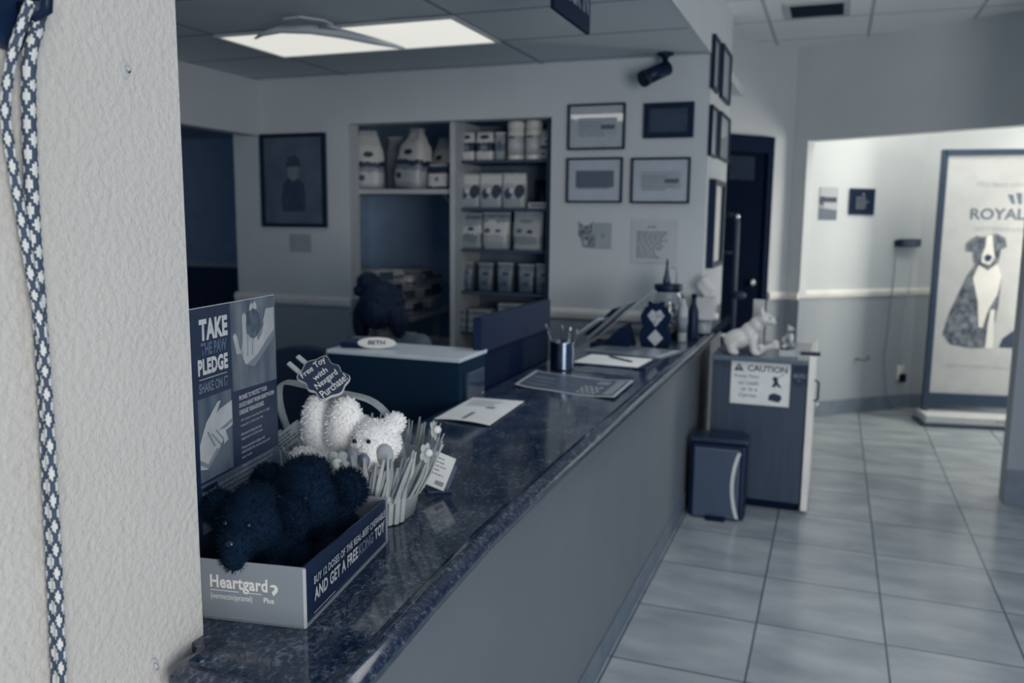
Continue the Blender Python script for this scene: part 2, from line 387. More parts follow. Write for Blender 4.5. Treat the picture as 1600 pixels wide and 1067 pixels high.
# ------------------------------------------------------------------ reception counter
ZC = 0.933
rc = thing('reception_counter', 'long reception counter with speckled dark worktop and grey painted front', 'counter', (-0.9, 3.2, 0))
def off(p): return (p[0]+0.9, p[1]-3.2)
def arc(cx, cy, r, a0, a1, n=6): return [(cx+r*math.cos(math.radians(a0+(a1-a0)*i/n)), cy+r*math.sin(math.radians(a0+(a1-a0)*i/n))) for i in range(n+1)]
edge = [(-0.829, 0.945)]+arc(-0.783, 0.885, 0.045, 180, 270)+arc(-0.63, 0.905, 0.065, 270, 360)+[(-0.570, 1.0), (-0.585, 1.2), (-0.602, 1.5)]+[(-0.609, 2.0+0.92*k) for k in range(5)]
IN = 0.012
pts = [Vector((p[0], p[1], 0)) for p in edge]; nrm = []
for i in range(len(pts)):
    d = (pts[min(i+1, len(pts)-1)]-pts[max(i-1, 0)]).normalized(); nrm.append(Vector((d.y, -d.x, 0)))
inner = [(p-n*IN) for p, n in zip(pts, nrm)]
poly = [(-1.155, 4.797), (-1.155, 0.952), (-0.8445, 0.952), (-0.8445, 0.925), (-0.825, 0.915)]+[(p.x, p.y) for p in inner[1:]]+[(-0.676, 5.68), (-0.676, 4.797)]
GRAN = granite_mat('granite_laminate')
MB().prism([off(p) for p in poly], ZC-0.040, ZC).build('worktop', GRAN, rc, False)
prof = [(-0.036, 0.0002), (-0.028, 0.0004), (-0.024, 0.0022), (-0.0215, 0.0042), (-0.019, 0.0048), (-0.0165, 0.0042), (-0.012, 0.0024), (-0.005, -0.0005), (0.001, -0.004), (0.004, -0.007), (0.0062, -0.0105), (0.0068, -0.014), (0.0060, -0.018), (0.003, -0.026), (-0.001, -0.034), (-0.006, -0.040), (-0.014, -0.042), (-0.036, -0.0402)]
rings = [[(p.x+n.x*o+0.9, p.y+n.y*o-3.2, ZC+z) for o, z in prof] for p, n in zip(pts, nrm)]
m = MB(); m.loft(rings); bmesh.ops.recalc_face_normals(m.b, faces=list(m.b.faces)); m.build('front_edge', GRAN, rc, True)
fp = MB(); fp.box((0.212, -3.2+2.886, 0.447), (0.02, 3.816, 0.886)); fp.box((0.13, -3.2+0.99, 0.447), (0.16, 0.03, 0.886))
fp.build('front_panel', PANELP, rc)
MB().box((0.226, -3.2+3.33, 0.05), (0.007, 4.69, 0.10), 0.002).build('baseboard', BASEP, rc)
MB().box((-0.243, -0.33, 0.447), (0.02, 3.8, 0.886)).build('back_panel', PANELP, rc)
es = MB().tube([(0.2235, 2.478, 0.1), (0.2235, 2.478, 0.888)], 0.006, 8); es.build('corner_strip', RAILP, rc)

# ------------------------------------------------------------------ ceiling fixtures
GLOW = mat('lit_diffuser', (240, 239, 230), 0.5, (226, 227, 222), 2.2, emit=0.76)
GLOW2 = mat('lit_diffuser_bright', (240, 239, 230), 0.5, (226, 227, 222), 2.2, emit=2.9)
def troffer(y0, label, gm=None):
    W2 = 1.27 if gm is None else 0.56
    t = thing('ceiling_light', label, 'ceiling light', (-2.2875 if gm is None else -1.935, y0+0.288, 2.44), 0, 'panel lights over the desks')
    MB().box((0, 0, -0.004), (W2, 0.545, 0.006)).build('diffuser', gm or GLOW, t)
    f = MB(); 
    for s in (-1, 1): f.box((s*(W2/2+0.0075), 0, -0.007), (0.015, 0.575, 0.012)); f.box((0, s*0.28, -0.007), (W2, 0.015, 0.012))
    f.build('frame', mat('fixture_frame', (190, 194, 197), 0.5), t)
    return t
troffer(3.56, 'lit ceiling panel light with a dolphin hanging under it'); troffer(1.95, 'brighter square ceiling panel light nearer the counter end', GLOW2)
# hanging dolphin
dol = thing('hanging_dolphin', 'grey dolphin ornament hanging under the lit ceiling panel', 'ornament', (-2.25, 3.42, 2.36))
dm = MB(); path = [(-0.26, -0.10, -0.012), (-0.2, -0.125, 0.0), (-0.1, -0.13, 0.012), (0.02, -0.07, 0.016), (0.12, 0.03, 0.01), (0.2, 0.16, 0.0), (0.26, 0.26, -0.008), (0.285, 0.31, -0.012)]
dm.tube(path, [0.004, 0.011, 0.017, 0.021, 0.021, 0.017, 0.010, 0.004], 10)
DOLM = mat('dolphin_grey', (176, 184, 192), 0.5)
dm.build('body', DOLM, dol)
MB().prism([(0.06, -0.07), (0.13, -0.15), (0.125, -0.07), (0.14, 0.0)], -0.004, 0.004).build('fin', DOLM, dol, loc=(0, 0, 0.02))
MB().prism([(0.0, -0.2), (0.05, -0.32), (0.14, -0.33), (0.2, -0.24), (0.19, -0.16), (0.12, -0.24)], -0.004, 0.004).build('flipper', mat('dolphin_pale', (176, 183, 190), 0.5), dol, loc=(0, 0, 0.005))
MB().tube([(0.02, -0.07, 0.045), (0.02, -0.07, 0.08)], 0.001, 5).build('thread', INKMID, dol)
# check in sign
cs = thing('hanging_sign', 'dark check-in sign hanging from the ceiling above the counter', 'sign', (-0.85, 2.775, 2.19), PI/2)
MB().box((0, 0, 0.11), (0.40, 0.015, 0.22), 0.003).build('board', mat('sign_navy', (12, 30, 54), 0.6, spec=0.15), cs)
t = MB(); put_text(t, 'CHECK IN', 0.0, 0.10, 0.35, 0.085, -0.0085, 0.02)
t.build('lettering', mat('sign_letters', (120, 132, 146), 0.5), cs)
for s in (-0.15, 0.15): MB().tube([(s, 0, 0.22), (s, 0, 0.25)], 0.002, 6).build('wire', GREYM, cs)
# security camera
sc = thing('security_camera', 'black security camera hanging from the ceiling above the framed certificates', 'camera', (-0.91, 4.70, 2.44))
MB().lathe([(0.0, 0), (0.045, 0), (0.045, -0.012), (0.02, -0.022), (0.014, -0.05), (0.0, -0.05)], 16).build('mount', BLACK, sc)
R1 = Matrix.Rotation(math.radians(28), 3, 'Y') @ Matrix.Rotation(math.radians(22), 3, 'X')
MB().cyl(Vector((-0.0, -0.01, -0.045)), Vector((-0.005, -0.02, -0.085)), 0.014, n=10).build('arm', BLACK, sc)
MB().cyl(Vector((0.012, 0.01, -0.075)), Vector((-0.082, -0.10, -0.140)), 0.040, 0.040, 16).cyl(Vector((-0.080, -0.098, -0.139)), Vector((-0.094, -0.114, -0.149)), 0.044, 0.044, 16).build('housing', BLACK, sc)
MB().cyl(Vector((-0.094, -0.114, -0.1488)), Vector((-0.096, -0.1165, -0.1505)), 0.03, 0.03, 16).build('lens', mat('lens_glass', (10, 22, 40), 0.1), sc)
# ceiling vent in the corridor
cv = thing('ceiling_vent', 'square ceiling vent with dark grille in the corridor ceiling', 'vent', (-0.185, 5.685, 2.83))
v = MB()
for s in (-1, 1): v.box((s*0.17, 0, -0.006), (0.035, 0.40, 0.012)); v.box((0, s*0.1825, -0.006), (0.305, 0.035, 0.012))
v.build('frame', mat('vent_frame', (176, 184, 190), 0.5), cv)
MB().box((0, 0, -0.002), (0.305, 0.33, 0.004)).build('backing', mat('vent_dark', (28, 44, 70), 0.7), cv)
v = MB()
for k in range(9): v.box((0, -0.14+k*0.035, -0.007), (0.30, 0.018, 0.003), rot=Matrix.Rotation(0.5, 3, 'X'))
v.build('grille', mat('vent_slats', (40, 56, 82), 0.6), cv)

# ------------------------------------------------------------------ framed pictures and plates
GLASSY = dict(coat=1.0)
MATTE = mat('picture_mat_board', (178, 184, 190), 0.5, coat=1.0)
def picture(label, c, w, h, rz=0.0, fw=0.014, frame=None, board=None, art=None, depth=0.022, name='picture_frame', group=None, cat='framed picture'):
    t = thing(name, label, cat, c, rz, group)
    f = MB()
    for s in (-1, 1):
        f.box((s*(w/2-fw/2), -depth/2, 0), (fw, depth, h), 0.002); f.box((0, -depth/2, s*(h/2-fw/2)), (w-2*fw, depth, fw), 0.002)
    f.build('frame', frame or BLACK, t)
    MB().box((0, -depth*0.25, 0), (w-2*fw, depth*0.5, h-2*fw)).build('mount', board or MATTE, t)
    if art: art(t, -depth*0.5-0.0012)
    return t
def cert(rect, c, seed, bar=True):
    def art(t, y):
        x0, x1, z0, z1 = rect
        MB().flat([(x0, z0), (x1, z0), (x1, z1), (x0, z1)], y).build('certificate', mat('cert_%d' % seed, c, 0.5), t)
        m = MB(); text_lines(m, x0+0.01, x1-0.01, z1-0.03, 5, 0.018, 0.006, y-0.0006, seed)
        m.build('lettering', INKSOFT if c[0] > 120 else INKMID, t)
        if bar: MB().flat([(x0+(x1-x0)*0.6, z0+0.03), (x1-0.012, z0+0.03), (x1-0.012, z0+0.055), (x0+(x1-x0)*0.6, z0+0.055)], y-0.0008).build('stamp', INKMID, t)
    return art
G1 = 'framed certificates on the back wall'
picture('thin black framed certificate with a bright reflection across it', (-1.306, 4.797, 2.075), 0.335, 0.255, 0, 0.012, art=cert((-0.11, 0.12, -0.045, 0.05), (160, 168, 176), 1), group=G1)
picture('thick black framed dark plaque on the back wall', (-0.895, 4.797, 2.098), 0.275, 0.19, 0, 0.03, board=mat('plaque_dark', (44, 60, 82), 0.5, (54, 70, 92), 30), art=lambda t, y: text_lines(MB(), -0.09, 0.09, 0.045, 6, 0.017, 0.006, y, 9).build('lettering', mat('faint_print', (58, 72, 92), 0.6), t), group=G1)
picture('black framed certificate with dark grey centre band', (-1.311, 4.797, 1.776), 0.33, 0.255, 0, 0.012, art=cert((-0.11, 0.115, -0.04, 0.055), (92, 105, 119), 2, False), group=G1)
picture('black framed certificate with pale centre above the typed notice', (-0.931, 4.797, 1.772), 0.33, 0.252, 0, 0.012, art=cert((-0.11, 0.115, -0.045, 0.05), (158, 166, 174), 3), group=G1)
def portrait(t, y):
    D1 = mat('portrait_coat', (46, 60, 84), 0.6, (60, 74, 98), 25); D2 = mat('portrait_face', (112, 122, 134), 0.6)
    MB().flat([(-0.085, -0.2), (0.085, -0.2), (0.095, -0.12), (0.08, -0.02), (0.03, 0.02), (-0.03, 0.02), (-0.08, -0.02), (-0.095, -0.12)], y).build('coat_print', D1, t)
    MB().flat([(0.045*math.cos(a)-0.0, 0.06+0.062*math.sin(a)) for a in [2*PI*k/14 for k in range(14)]], y-0.0005).build('face_print', D2, t)
    MB().flat([(-0.06, 0.09), (0.06, 0.09), (0.05, 0.14), (0.01, 0.165), (-0.04, 0.15)], y-0.001).build('hat_print', D1, t)
picture('dark framed portrait of a figure in a hat and coat', (-3.349, 4.797, 1.787), 0.50, 0.605, 0, 0.024, board=mat('portrait_ground', (78, 92, 108), 0.5, (92, 105, 119), 7), art=portrait, depth=0.028)
# side wall, seen at a grazing angle
G2 = 'framed pictures on the corridor side wall'
SB = mat('side_picture_board', (150, 158, 166), 0.4, coat=0.6)
picture('upper black framed picture nearer the corner on the side wall', (-0.678, 4.90, 2.40), 0.24, 0.28, PI/2, 0.016, board=SB, group=G2)
picture('upper black framed picture farther along the side wall', (-0.678, 5.34, 2.41), 0.40, 0.30, PI/2, 0.016, board=SB, group=G2)
picture('middle black framed picture nearer the corner on the side wall', (-0.678, 4.92, 2.04), 0.26, 0.27, PI/2, 0.014, board=SB, group=G2)
picture('middle black framed picture farther along the side wall', (-0.678, 5.38, 2.05), 0.46, 0.27, PI/2, 0.014, board=SB, group=G2)
picture('lowest deep black frame with bright white sheet on the side wall', (-0.678, 5.12, 1.535), 0.44, 0.50, PI/2, 0.03, board=mat('bright_board', (225, 226, 222), 0.4), depth=0.04, group=G2)
def plate(label, c, w, h, n, rz=0.0, name='light_switch', cat='light switch'):
    t = thing(name, label, cat, c, rz)
    MB().box((0, -0.003, 0), (w, 0.006, h), 0.002).build('plate', mat('switch_plate', (158, 166, 172), 0.5), t)
    for k in range(n):
        x = (k-(n-1)/2)*w/(n)
        MB().box((x, -0.008, 0), (w/n*0.18, 0.008, 0.026), 0.001, rot=Matrix.Rotation(0.25, 3, 'X')).build('toggle', mat('toggle', (148, 156, 162), 0.4), t)
    return t
plate('grey light switch plate under the framed portrait', (-3.313, 4.797, 1.382), 0.165, 0.115, 3)
plate('grey light switch plate beside the cat face sticker', (-1.252, 4.797, 1.462), 0.10, 0.145, 1)
cf = thing('cat_sticker', 'cut-out cat face picture stuck beside the switch plate', 'sticker', (-1.352, 4.796, 1.47))
CATM = mat('cat_fur_print', (78, 92, 108), 0.6, (160, 167, 172), 40)
MB().prism([(-0.055, 0.075), (-0.045, 0.04), (-0.05, 0.0), (-0.03, -0.03), (-0.02, -0.075), (0.045, -0.08), (0.048, -0.02), (0.035, 0.03), (0.04, 0.075), (0.01, 0.05), (-0.02, 0.05)], 0, 0.002, Matrix.Rotation(PI/2, 4, 'X')).build('face', CATM, cf)
m = MB(); m.flat([(-0.03, 0.015), (-0.012, 0.02), (-0.015, 0.008)], -0.003); m.flat([(0.008, 0.015), (0.024, 0.02), (0.02, 0.008)], -0.003); m.flat([(-0.012, -0.02), (0.008, -0.02), (-0.002, -0.035)], -0.003)
m.build('eyes_and_nose', INK, cf)
MB().flat([(-0.022, -0.035), (0.012, -0.035), (0.008, -0.068), (-0.01, -0.068)], -0.0026).build('muzzle', PAPERG, cf)
nt_ = thing('typed_notice', 'white typed notice taped to the back wall', 'notice', (-0.956, 4.797, 1.435))
MB().box((0, -0.001, 0), (0.266, 0.002, 0.245)).build('sheet', mat('notice_paper', (186, 190, 194), 0.6), nt_)
m = MB(); text_lines(m, -0.04, 0.04, 0.075, 1, 0.02, 0.010, -0.0026, 4); m.build('heading', INKSOFT, nt_)
m = MB(); text_lines(m, -0.10, 0.09, 0.045, 10, 0.0155, 0.009, -0.0026, 6, (0.55, 1.0))
m.build('lettering', INKSOFT, nt_)
# notices in the bright room
ang = math.atan2(by-ay, bx-ax)
def on_angled(s): 
    d = Vector((bx-ax, by-ay, 0)).normalized(); p = Vector((ax, ay, 0))+d*s; n = Vector((d.y, -d.x, 0)); return p+n*0.002
def s_of(x): return (x-ax)/math.cos(ang)
p = on_angled(s_of(-0.068)); fl = thing('wall_flyer', 'small printed flyer on the bright wall left of the dark plaque', 'flyer', (p.x, p.y, 1.695), ang)
MB().box((0, -0.002, 0), (0.175, 0.004, 0.25)).build('sheet', PAPERG, fl)
MB().flat([(-0.0875, -0.125), (0.0875, -0.125), (0.0875, -0.05), (-0.0875, -0.03)], -0.0046).build('lower_print', INKMID, fl)
MB().flat([(-0.08, 0.01), (0.08, 0.01), (0.08, 0.05), (-0.05, 0.05)], -0.0046).build('heading', INK, fl); MB().flat([(-0.0875, 0.0), (-0.05, -0.03), (-0.05, 0.06), (-0.0875, 0.05)], -0.0052).build('side_print', INK, fl)
p = on_angled(s_of(0.176)); pl = thing('wall_plaque', 'square dark award plaque on the bright wall', 'plaque', (p.x, p.y, 1.715), ang)
MB().box((0, -0.008, 0), (0.25, 0.016, 0.205), 0.004).build('board', mat('plaque_navy', (26, 42, 64), 0.7, spec=0.1), pl)
MB().box((0, -0.0175, 0), (0.20, 0.003, 0.16)).build('plate', mat('plaque_plate', (16, 32, 54), 0.7, spec=0.1), pl)
m = MB(); text_lines(m, -0.07, 0.07, 0.03, 6, 0.017, 0.006, -0.0196, 8); m.build('lettering', INKSOFT, pl); MB().flat([(-0.012, 0.05), (0.012, 0.05), (0.0, 0.072)], -0.0196).build('emblem', INKSOFT, pl)
p = on_angled(s_of(0.53)); dv = thing('wall_device', 'small dark device box with hanging cords on the bright wall', 'device', (p.x, p.y, 1.39), ang); DVP = p.copy()
MB().box((0.02, -0.035, 0), (0.20, 0.06, 0.065), 0.006).build('case', mat('device_dark', (52, 66, 86), 0.45), dv)
MB().box((-0.095, -0.03, 0), (0.04, 0.05, 0.05), 0.006).build('end_cap', BLACK, dv)
m = MB(); text_lines(m, -0.03, 0.1, 0.0, 2, 0.018, 0.007, -0.0656, 3); m.build('lettering', INKSOFT, dv)
CORD = mat('grey_cord', (138, 146, 154), 0.6); CORDL = mat('pale_cord', (190, 193, 193), 0.6)
def wp(x, z, o=0.012):
    d = Vector((bx-ax, by-ay, 0)).normalized(); q = Vector((ax, ay, 0))+d*s_of(x); n = Vector((d.y, -d.x, 0)); q = q+n*o; return (q.x-DVP.x, q.y-DVP.y, z-1.39)
def local_cord(pts, r, m, nm='cord'):
    mb = MB(); inv = Matrix.Rotation(-ang, 3, 'Z')
    mb.tube([inv @ Vector(q) for q in pts], r, 6); return mb.build(nm, m, dv)
local_cord([wp(0.45, 1.37, 0.03), wp(0.446, 1.1, 0.03), wp(0.44, 0.7, 0.02), wp(0.432, 0.45), wp(0.45, 0.28), wp(0.455, 0.16, 0.03), wp(0.52, 0.03, 0.04), wp(0.60, 0.02, 0.05)], 0.004, CORD)
local_cord([wp(0.585, 1.36, 0.04), wp(0.578, 1.1, 0.03), wp(0.566, 0.7, 0.02), wp(0.56, 0.5), wp(0.575, 0.30, 0.03)], 0.003, CORDL)
p = on_angled(s_of(0.573)); ol = thing('wall_outlet', 'white wall outlet with black plug low on the angled wall', 'outlet', (p.x, p.y, 0.31), ang)
MB().box((0, -0.003, 0), (0.075, 0.006, 0.12), 0.002).build('plate', WHITE, ol)
MB().box((0.012, -0.025, -0.045), (0.05, 0.035, 0.07), 0.008).build('plug', BLACKM, ol)
p = on_angled(s_of(0.215)); tp = thing('wall_tap', 'small bare pipe fitting sticking out of the grey wainscot', 'pipe fitting', (p.x, p.y, 0.45), ang)
MB().tube([(0, 0, 0), (0, -0.05, 0), (0.03, -0.06, -0.01), (0.08, -0.07, 0.01)], 0.007, 8).build('spout', INKMID, tp)
MB().tube([(0.05, -0.065, 0.0), (0.07, -0.07, 0.035)], 0.005, 6).build('handle', INKMID, tp)

# ------------------------------------------------------------------ door and the things behind it
dd = Vector((-0.285+1.55, 6.95-5.43, 0)).normalized(); dang = math.atan2(dd.y, dd.x)
def dpt(x): return Vector((-1.55, 5.43, 0))+dd*((x+1.55)/dd.x)
q = dpt(-0.745)
do = thing('door_1', 'dark door in a dark frame behind the counter end', 'door', (q.x, q.y, 0), dang); struct(do)
dark = mat('door_navy', (5, 16, 36), 0.85, spec=0.04); dfr = mat('door_frame_navy', (12, 26, 50), 0.8, spec=0.08)
MB().box((-0.06, -0.010, 1.035), (0.86, 0.02, 2.07)).build('door_leaf', dark, do)
f = MB(); f.box((0.375, -0.02, 1.085), (0.06, 0.04, 2.17), 0.004); f.box((-0.06, -0.02, 2.11), (0.81, 0.04, 0.12), 0.004); f.box((-0.495, -0.02, 1.085), (0.06, 0.04, 2.17), 0.004)
f.build('door_frame', dfr, do)
MB().box((0.095, -0.024, 1.935), (0.25, 0.006, 0.17)).build('door_plate', mat('door_plate', (24, 38, 58), 0.7, spec=0.1), do)
MB().lathe([(0, 0), (0.02, 0), (0.028, 0.02), (0.025, 0.04), (0, 0.045)], 14).build('door_knob', CHROME, do, loc=(0.235, -0.022, 1.10), rot=(PI/2, 0, 0))
ms = thing('metal_stand', 'grey metal pole stand in front of the dark door', 'stand', (-0.655, 6.22, 0))
PO = mat('stand_pole_grey', (50, 64, 84), 0.5)
MB().tube([(0, 0, 0.03), (0, 0, 1.55), (-0.02, 0, 1.59), (-0.08, 0, 1.60)], 0.022, 10).build('pole', PO, ms)
MB().tube([(0, 0, 1.33), (-0.11, 0, 1.33)], 0.014, 8).build('crossbar', PO, ms)
MB().lathe([(0, 0), (0.09, 0), (0.09, 0.015), (0.03, 0.03), (0, 0.03)], 20).build('base', BLACK, ms)
MB().ell((0.0, -0.02, 1.585), 0.022).build('knob', CHROME, ms)
MB().ell((0.04, -0.02, 1.03), (0.05, 0.03, 0.03)).build('tray', PO, ms)

# ------------------------------------------------------------------ poster stand
ps = thing('poster_stand', 'tall dark framed pet food poster stand with dog picture', 'poster stand', (0.72, 7.215, 0), math.radians(10))
W = 1.05; PH = 2.105
fr = MB(); DKF = mat('stand_frame', (50, 66, 88), 0.35)
fr.box((0.0325, 0.07, PH/2+0.045), (0.045, 0.05, PH-0.09), 0.004); fr.box((W-0.02, 0.07, PH/2+0.045), (0.045, 0.05, PH-0.09), 0.004)
fr.box((W/2, 0.07, PH-0.022), (W-0.05, 0.05, 0.045), 0.004); fr.box((W/2+0.006, 0.07, 0.19), (W-0.09, 0.05, 0.09), 0.004)
fr.build('frame', DKF, ps)
MB().box((W/2, 0.075, 1.15), (W-0.09, 0.02, 1.84)).build('poster', mat('poster_paper', (180, 184, 186), 0.5), ps)
b_ = MB(); b_.box((W/2, 0.02, 0.055), (W+0.02, 0.26, 0.07), 0.012); b_.build('base', mat('stand_base_pale', (190, 194, 196), 0.4), ps)
MB().box((W/2, 0.02, 0.011), (W+0.06, 0.29, 0.022), 0.004).build('foot', DKF, ps)
Y0 = 0.0635
m = MB(); put_text(m, 'ROYAL CANIN', 0.645, 1.625, 0.80, 0.085, Y0, 0.02, 0.0); m.build('brand_lettering', mat('brand_ink', (92, 106, 122), 0.5), ps)
m = MB(); put_text(m, 'We feed and care for pets', 0.60, 1.84, 0.66, 0.055, Y0); put_text(m, 'VETERINARY DIET', 0.58, 1.51, 0.60, 0.035, Y0, 0.01); put_text(m, '1 800 592 6687 | www.royalcanin.com', 0.53, 0.45, 0.78, 0.035, Y0); m.build('small_lettering', mat('pale_ink', (168, 174, 179), 0.5), ps)
m = MB(); put_text(m, 'www.royalcanin.com', 0.70, 0.06, 0.42, 0.03, -0.1115, 0.01); m.build('base_lettering', INKSOFT, ps)
m = MB()
for k in range(5):
    x = 0.53+k*0.045; m.flat([(x, 1.70), (x+0.02, 1.70), (x+0.026+(k-2)*0.012, 1.77+0.012*(2-abs(k-2))), (x-0.012+(k-2)*0.012, 1.77+0.012*(2-abs(k-2)))], Y0)
m.build('crown_mark', mat('brand_ink', (92, 106, 122), 0.5), ps)
def dogshape(px, pz, s, polys, y, parent):
    for nm, mm, ply, k in polys:
        MB().flat([(px+x*s, pz+z*s) for x, z in ply], y-k*0.0006).build(nm, mm, parent)
DF = mat('dog_dark_print', (46, 60, 80), 0.6, (120, 128, 136), 16, detail=5); DW = mat('dog_white_print', (214, 215, 212), 0.6)
DM_ = mat('dog_mid_print', (132, 140, 148), 0.6, (60, 74, 94), 22, detail=5)
dogp = [('dog_body_print', DF, [(0.08, 0.02), (0.02, 0.1), (0.05, 0.25), (0.11, 0.42), (0.16, 0.56), (0.22, 0.66), (0.34, 0.66), (0.40, 0.55), (0.40, 0.35), (0.38, 0.16), (0.37, 0.02), (0.30, 0.0), (0.2, 0.0)], 0),
        ('dog_haunch_print', DM_, [(0.10, 0.03), (0.06, 0.12), (0.09, 0.26), (0.15, 0.34), (0.21, 0.26), (0.20, 0.08), (0.16, 0.02)], 1),
        ('dog_chest_print', DW, [(0.20, 0.54), (0.25, 0.36), (0.27, 0.16), (0.30, 0.16), (0.33, 0.30), (0.385, 0.42), (0.40, 0.56), (0.36, 0.66), (0.24, 0.66)], 2),
        ('dog_leg_print', DM_, [(0.21, 0.0), (0.20, 0.2), (0.22, 0.34), (0.25, 0.34), (0.26, 0.16), (0.265, 0.0)], 2),
        ('dog_leg_print', DW, [(0.33, 0.0), (0.335, 0.2), (0.345, 0.3), (0.375, 0.3), (0.38, 0.12), (0.385, 0.0)], 3),
        ('dog_head_print', DF, [(0.20, 0.66), (0.19, 0.74), (0.14, 0.74), (0.135, 0.80), (0.20, 0.86), (0.25, 0.85), (0.30, 0.87), (0.34, 0.88), (0.40, 0.85), (0.42, 0.78), (0.38, 0.76), (0.37, 0.66), (0.30, 0.60)], 3),
        ('dog_blaze_print', DW, [(0.27, 0.86), (0.31, 0.87), (0.325, 0.78), (0.34, 0.70), (0.31, 0.64), (0.25, 0.66), (0.25, 0.72), (0.27, 0.78)], 4),
        ('dog_nose_print', INK, [(0.265, 0.70), (0.29, 0.725), (0.325, 0.705), (0.31, 0.67), (0.28, 0.665)], 5)]
dogshape(0.10, 0.60, 1.0, dogp, Y0-0.0005, ps)
MB().flat([(0.53, 0.61), (0.72, 0.61), (0.80, 0.72), (0.80, 0.84), (0.70, 0.88), (0.64, 0.76), (0.55, 0.68)], Y0-0.0005).build('second_dog_print', mat('dark_dog_print', (44, 60, 84), 0.6), ps)

# ------------------------------------------------------------------ side cabinet, its things and the bin
cb = thing('side_cabinet', 'dark wooden side cabinet with white door edge beyond the counter', 'cabinet', (-0.36, 4.65, 0))
MB().box((0.022, 0.33, 0.43), (0.494, 0.66, 0.76), 0.003).build('body', DARKWOOD, cb)
MB().box((0.022, 0.335, 0.025), (0.47, 0.60, 0.05)).build('plinth', BLACKM, cb)
MB().box((0.022, 0.32, 0.8225), (0.50, 0.70, 0.025), 0.004).build('top', mat('cabinet_top', (96, 110, 126), 0.25), cb)
MB().box((0.287, 0.32, 0.44), (0.032, 0.68, 0.84), 0.003).build('door', mat('white_door', (236, 235, 228), 0.4), cb)
h = MB(); h.tube([(0.305, 0.005, 0.62), (0.325, 0.005, 0.63), (0.325, 0.005, 0.72), (0.305, 0.005, 0.73)], 0.006, 8); h.build('handle', BLACK, cb)
MB().ell((0.322, -0.004, 0.60), 0.013).build('knob', CHROME, cb)
MB().box((0.275, 0.02, 0.868), (0.10, 0.06, 0.014), 0.003).build('latch', BLACK, cb)
sg = thing('caution_sign', 'white caution sign about pets on the dark cabinet side', 'sign', (-0.33, 4.645, 0.692), math.radians(0))
MB().box((0, -0.0015, 0), (0.305, 0.003, 0.232)).build('sheet', PAPER, sg)
m = MB(); put_text(m, 'CAUTION', 0.035, 0.082, 0.205, 0.034, -0.0036, 0.03); m.build('heading', mat('caution_ink', (62, 76, 96), 0.5), sg)
MB().flat([(-0.14, 0.064), (-0.085, 0.064), (-0.1125, 0.105)], -0.0036).build('warning_triangle', mat('caution_ink', (62, 76, 96), 0.5), sg)
m = MB(); put_text(m, '!', -0.1125, 0.080, 0.005, 0.024, -0.0042, 0.02); m.build('warning_mark', PAPER, sg)
m = MB()
for k, s_ in enumerate(('Keep Pets', 'on Leash', 'or in a', 'Carrier')): put_text(m, s_, -0.07-(0, -0.01, -0.015, -0.01)[k], 0.035-k*0.034, 0.125-(0, 0.02, 0.04, 0.03)[k], 0.02, -0.0036, 0.02)
m.build('lettering', INKSOFT, sg)
m = MB(); m.flat([(0.06, -0.012), (0.072, 0.012), (0.062, 0.035), (0.075, 0.045), (0.09, 0.036), (0.092, 0.012), (0.112, -0.014), (0.098, -0.014), (0.084, -0.002), (0.078, -0.014)], -0.0036)
m.flat([(0.088, 0.036), (0.125, 0.06), (0.124, 0.0625), (0.087, 0.039)], -0.0036)
m.flat([(0.045, -0.085), (0.1, -0.095), (0.115, -0.075), (0.11, -0.055), (0.075, -0.045), (0.05, -0.055)], -0.0036); m.build('dog_and_carrier_icons', INK, sg)
rs = thing('round_sticker', 'round dark sticker beside the caution sign', 'sticker', (-0.132, 4.645, 0.745))
MB().cyl((0, -0.0002, 0), (0, -0.0025, 0), 0.048, n=28).build('disc', mat('sticker_navy', (34, 50, 76), 0.4), rs)
m = MB(); text_lines(m, -0.032, 0.032, 0.006, 2, 0.012, 0.007, -0.003, 5, (1, 1)); m.build('lettering', INKSOFT, rs)
MB().flat([(-0.006, -0.025), (0.006, -0.025), (0.008, -0.018), (0, -0.022), (-0.008, -0.018)], -0.003).build('mark', INKSOFT, rs)
# white dog figurine
df = thing('dog_figurine', 'white standing dog figurine on the dark cabinet top', 'figurine', (-0.40, 4.72, 0.835), math.radians(8))
PORC = mat('white_porcelain', (212, 213, 210), 0.35)
g = MB(); g.ell((-0.06, 0, 0.085), (0.085, 0.05, 0.055), Matrix.Rotation(-0.25, 3, 'Y')); g.ell((-0.005, 0, 0.115), (0.05, 0.048, 0.062)); g.ell((0.03, -0.01, 0.165), (0.04, 0.04, 0.045)); g.ell((0.07, -0.02, 0.20), (0.042, 0.04, 0.036)); g.ell((0.105, -0.03, 0.19), (0.028, 0.028, 0.024))
g.cyl((0.01, -0.025, 0.1), (0.025, -0.03, 0.012), 0.026, 0.02, 12).cyl((0.01, 0.03, 0.1), (0.02, 0.03, 0.012), 0.026, 0.02, 12).cyl((-0.10, -0.03, 0.06), (-0.09, -0.035, 0.012), 0.034, 0.024, 12).cyl((-0.10, 0.03, 0.06), (-0.09, 0.03, 0.012), 0.034, 0.024, 12)
for x, y in ((0.035, -0.04), (0.03, 0.03), (-0.08, -0.045), (-0.08, 0.03)): g.ell((x, y, 0.014), (0.026, 0.02, 0.014))
g.ell((-0.14, 0, 0.10), (0.02, 0.012, 0.012))
remesh(g, 0.006, 3).build('body', PORC, df)
for s in (-1, 1): MB().ell((0.055, -0.015+s*0.032, 0.238), (0.012, 0.01, 0.024), Matrix.Rotation(0.3*s, 3, 'X')).build('ear', PORC, df)
MB().ell((0.132, -0.036, 0.197), 0.008).build('nose', INKMID, df)
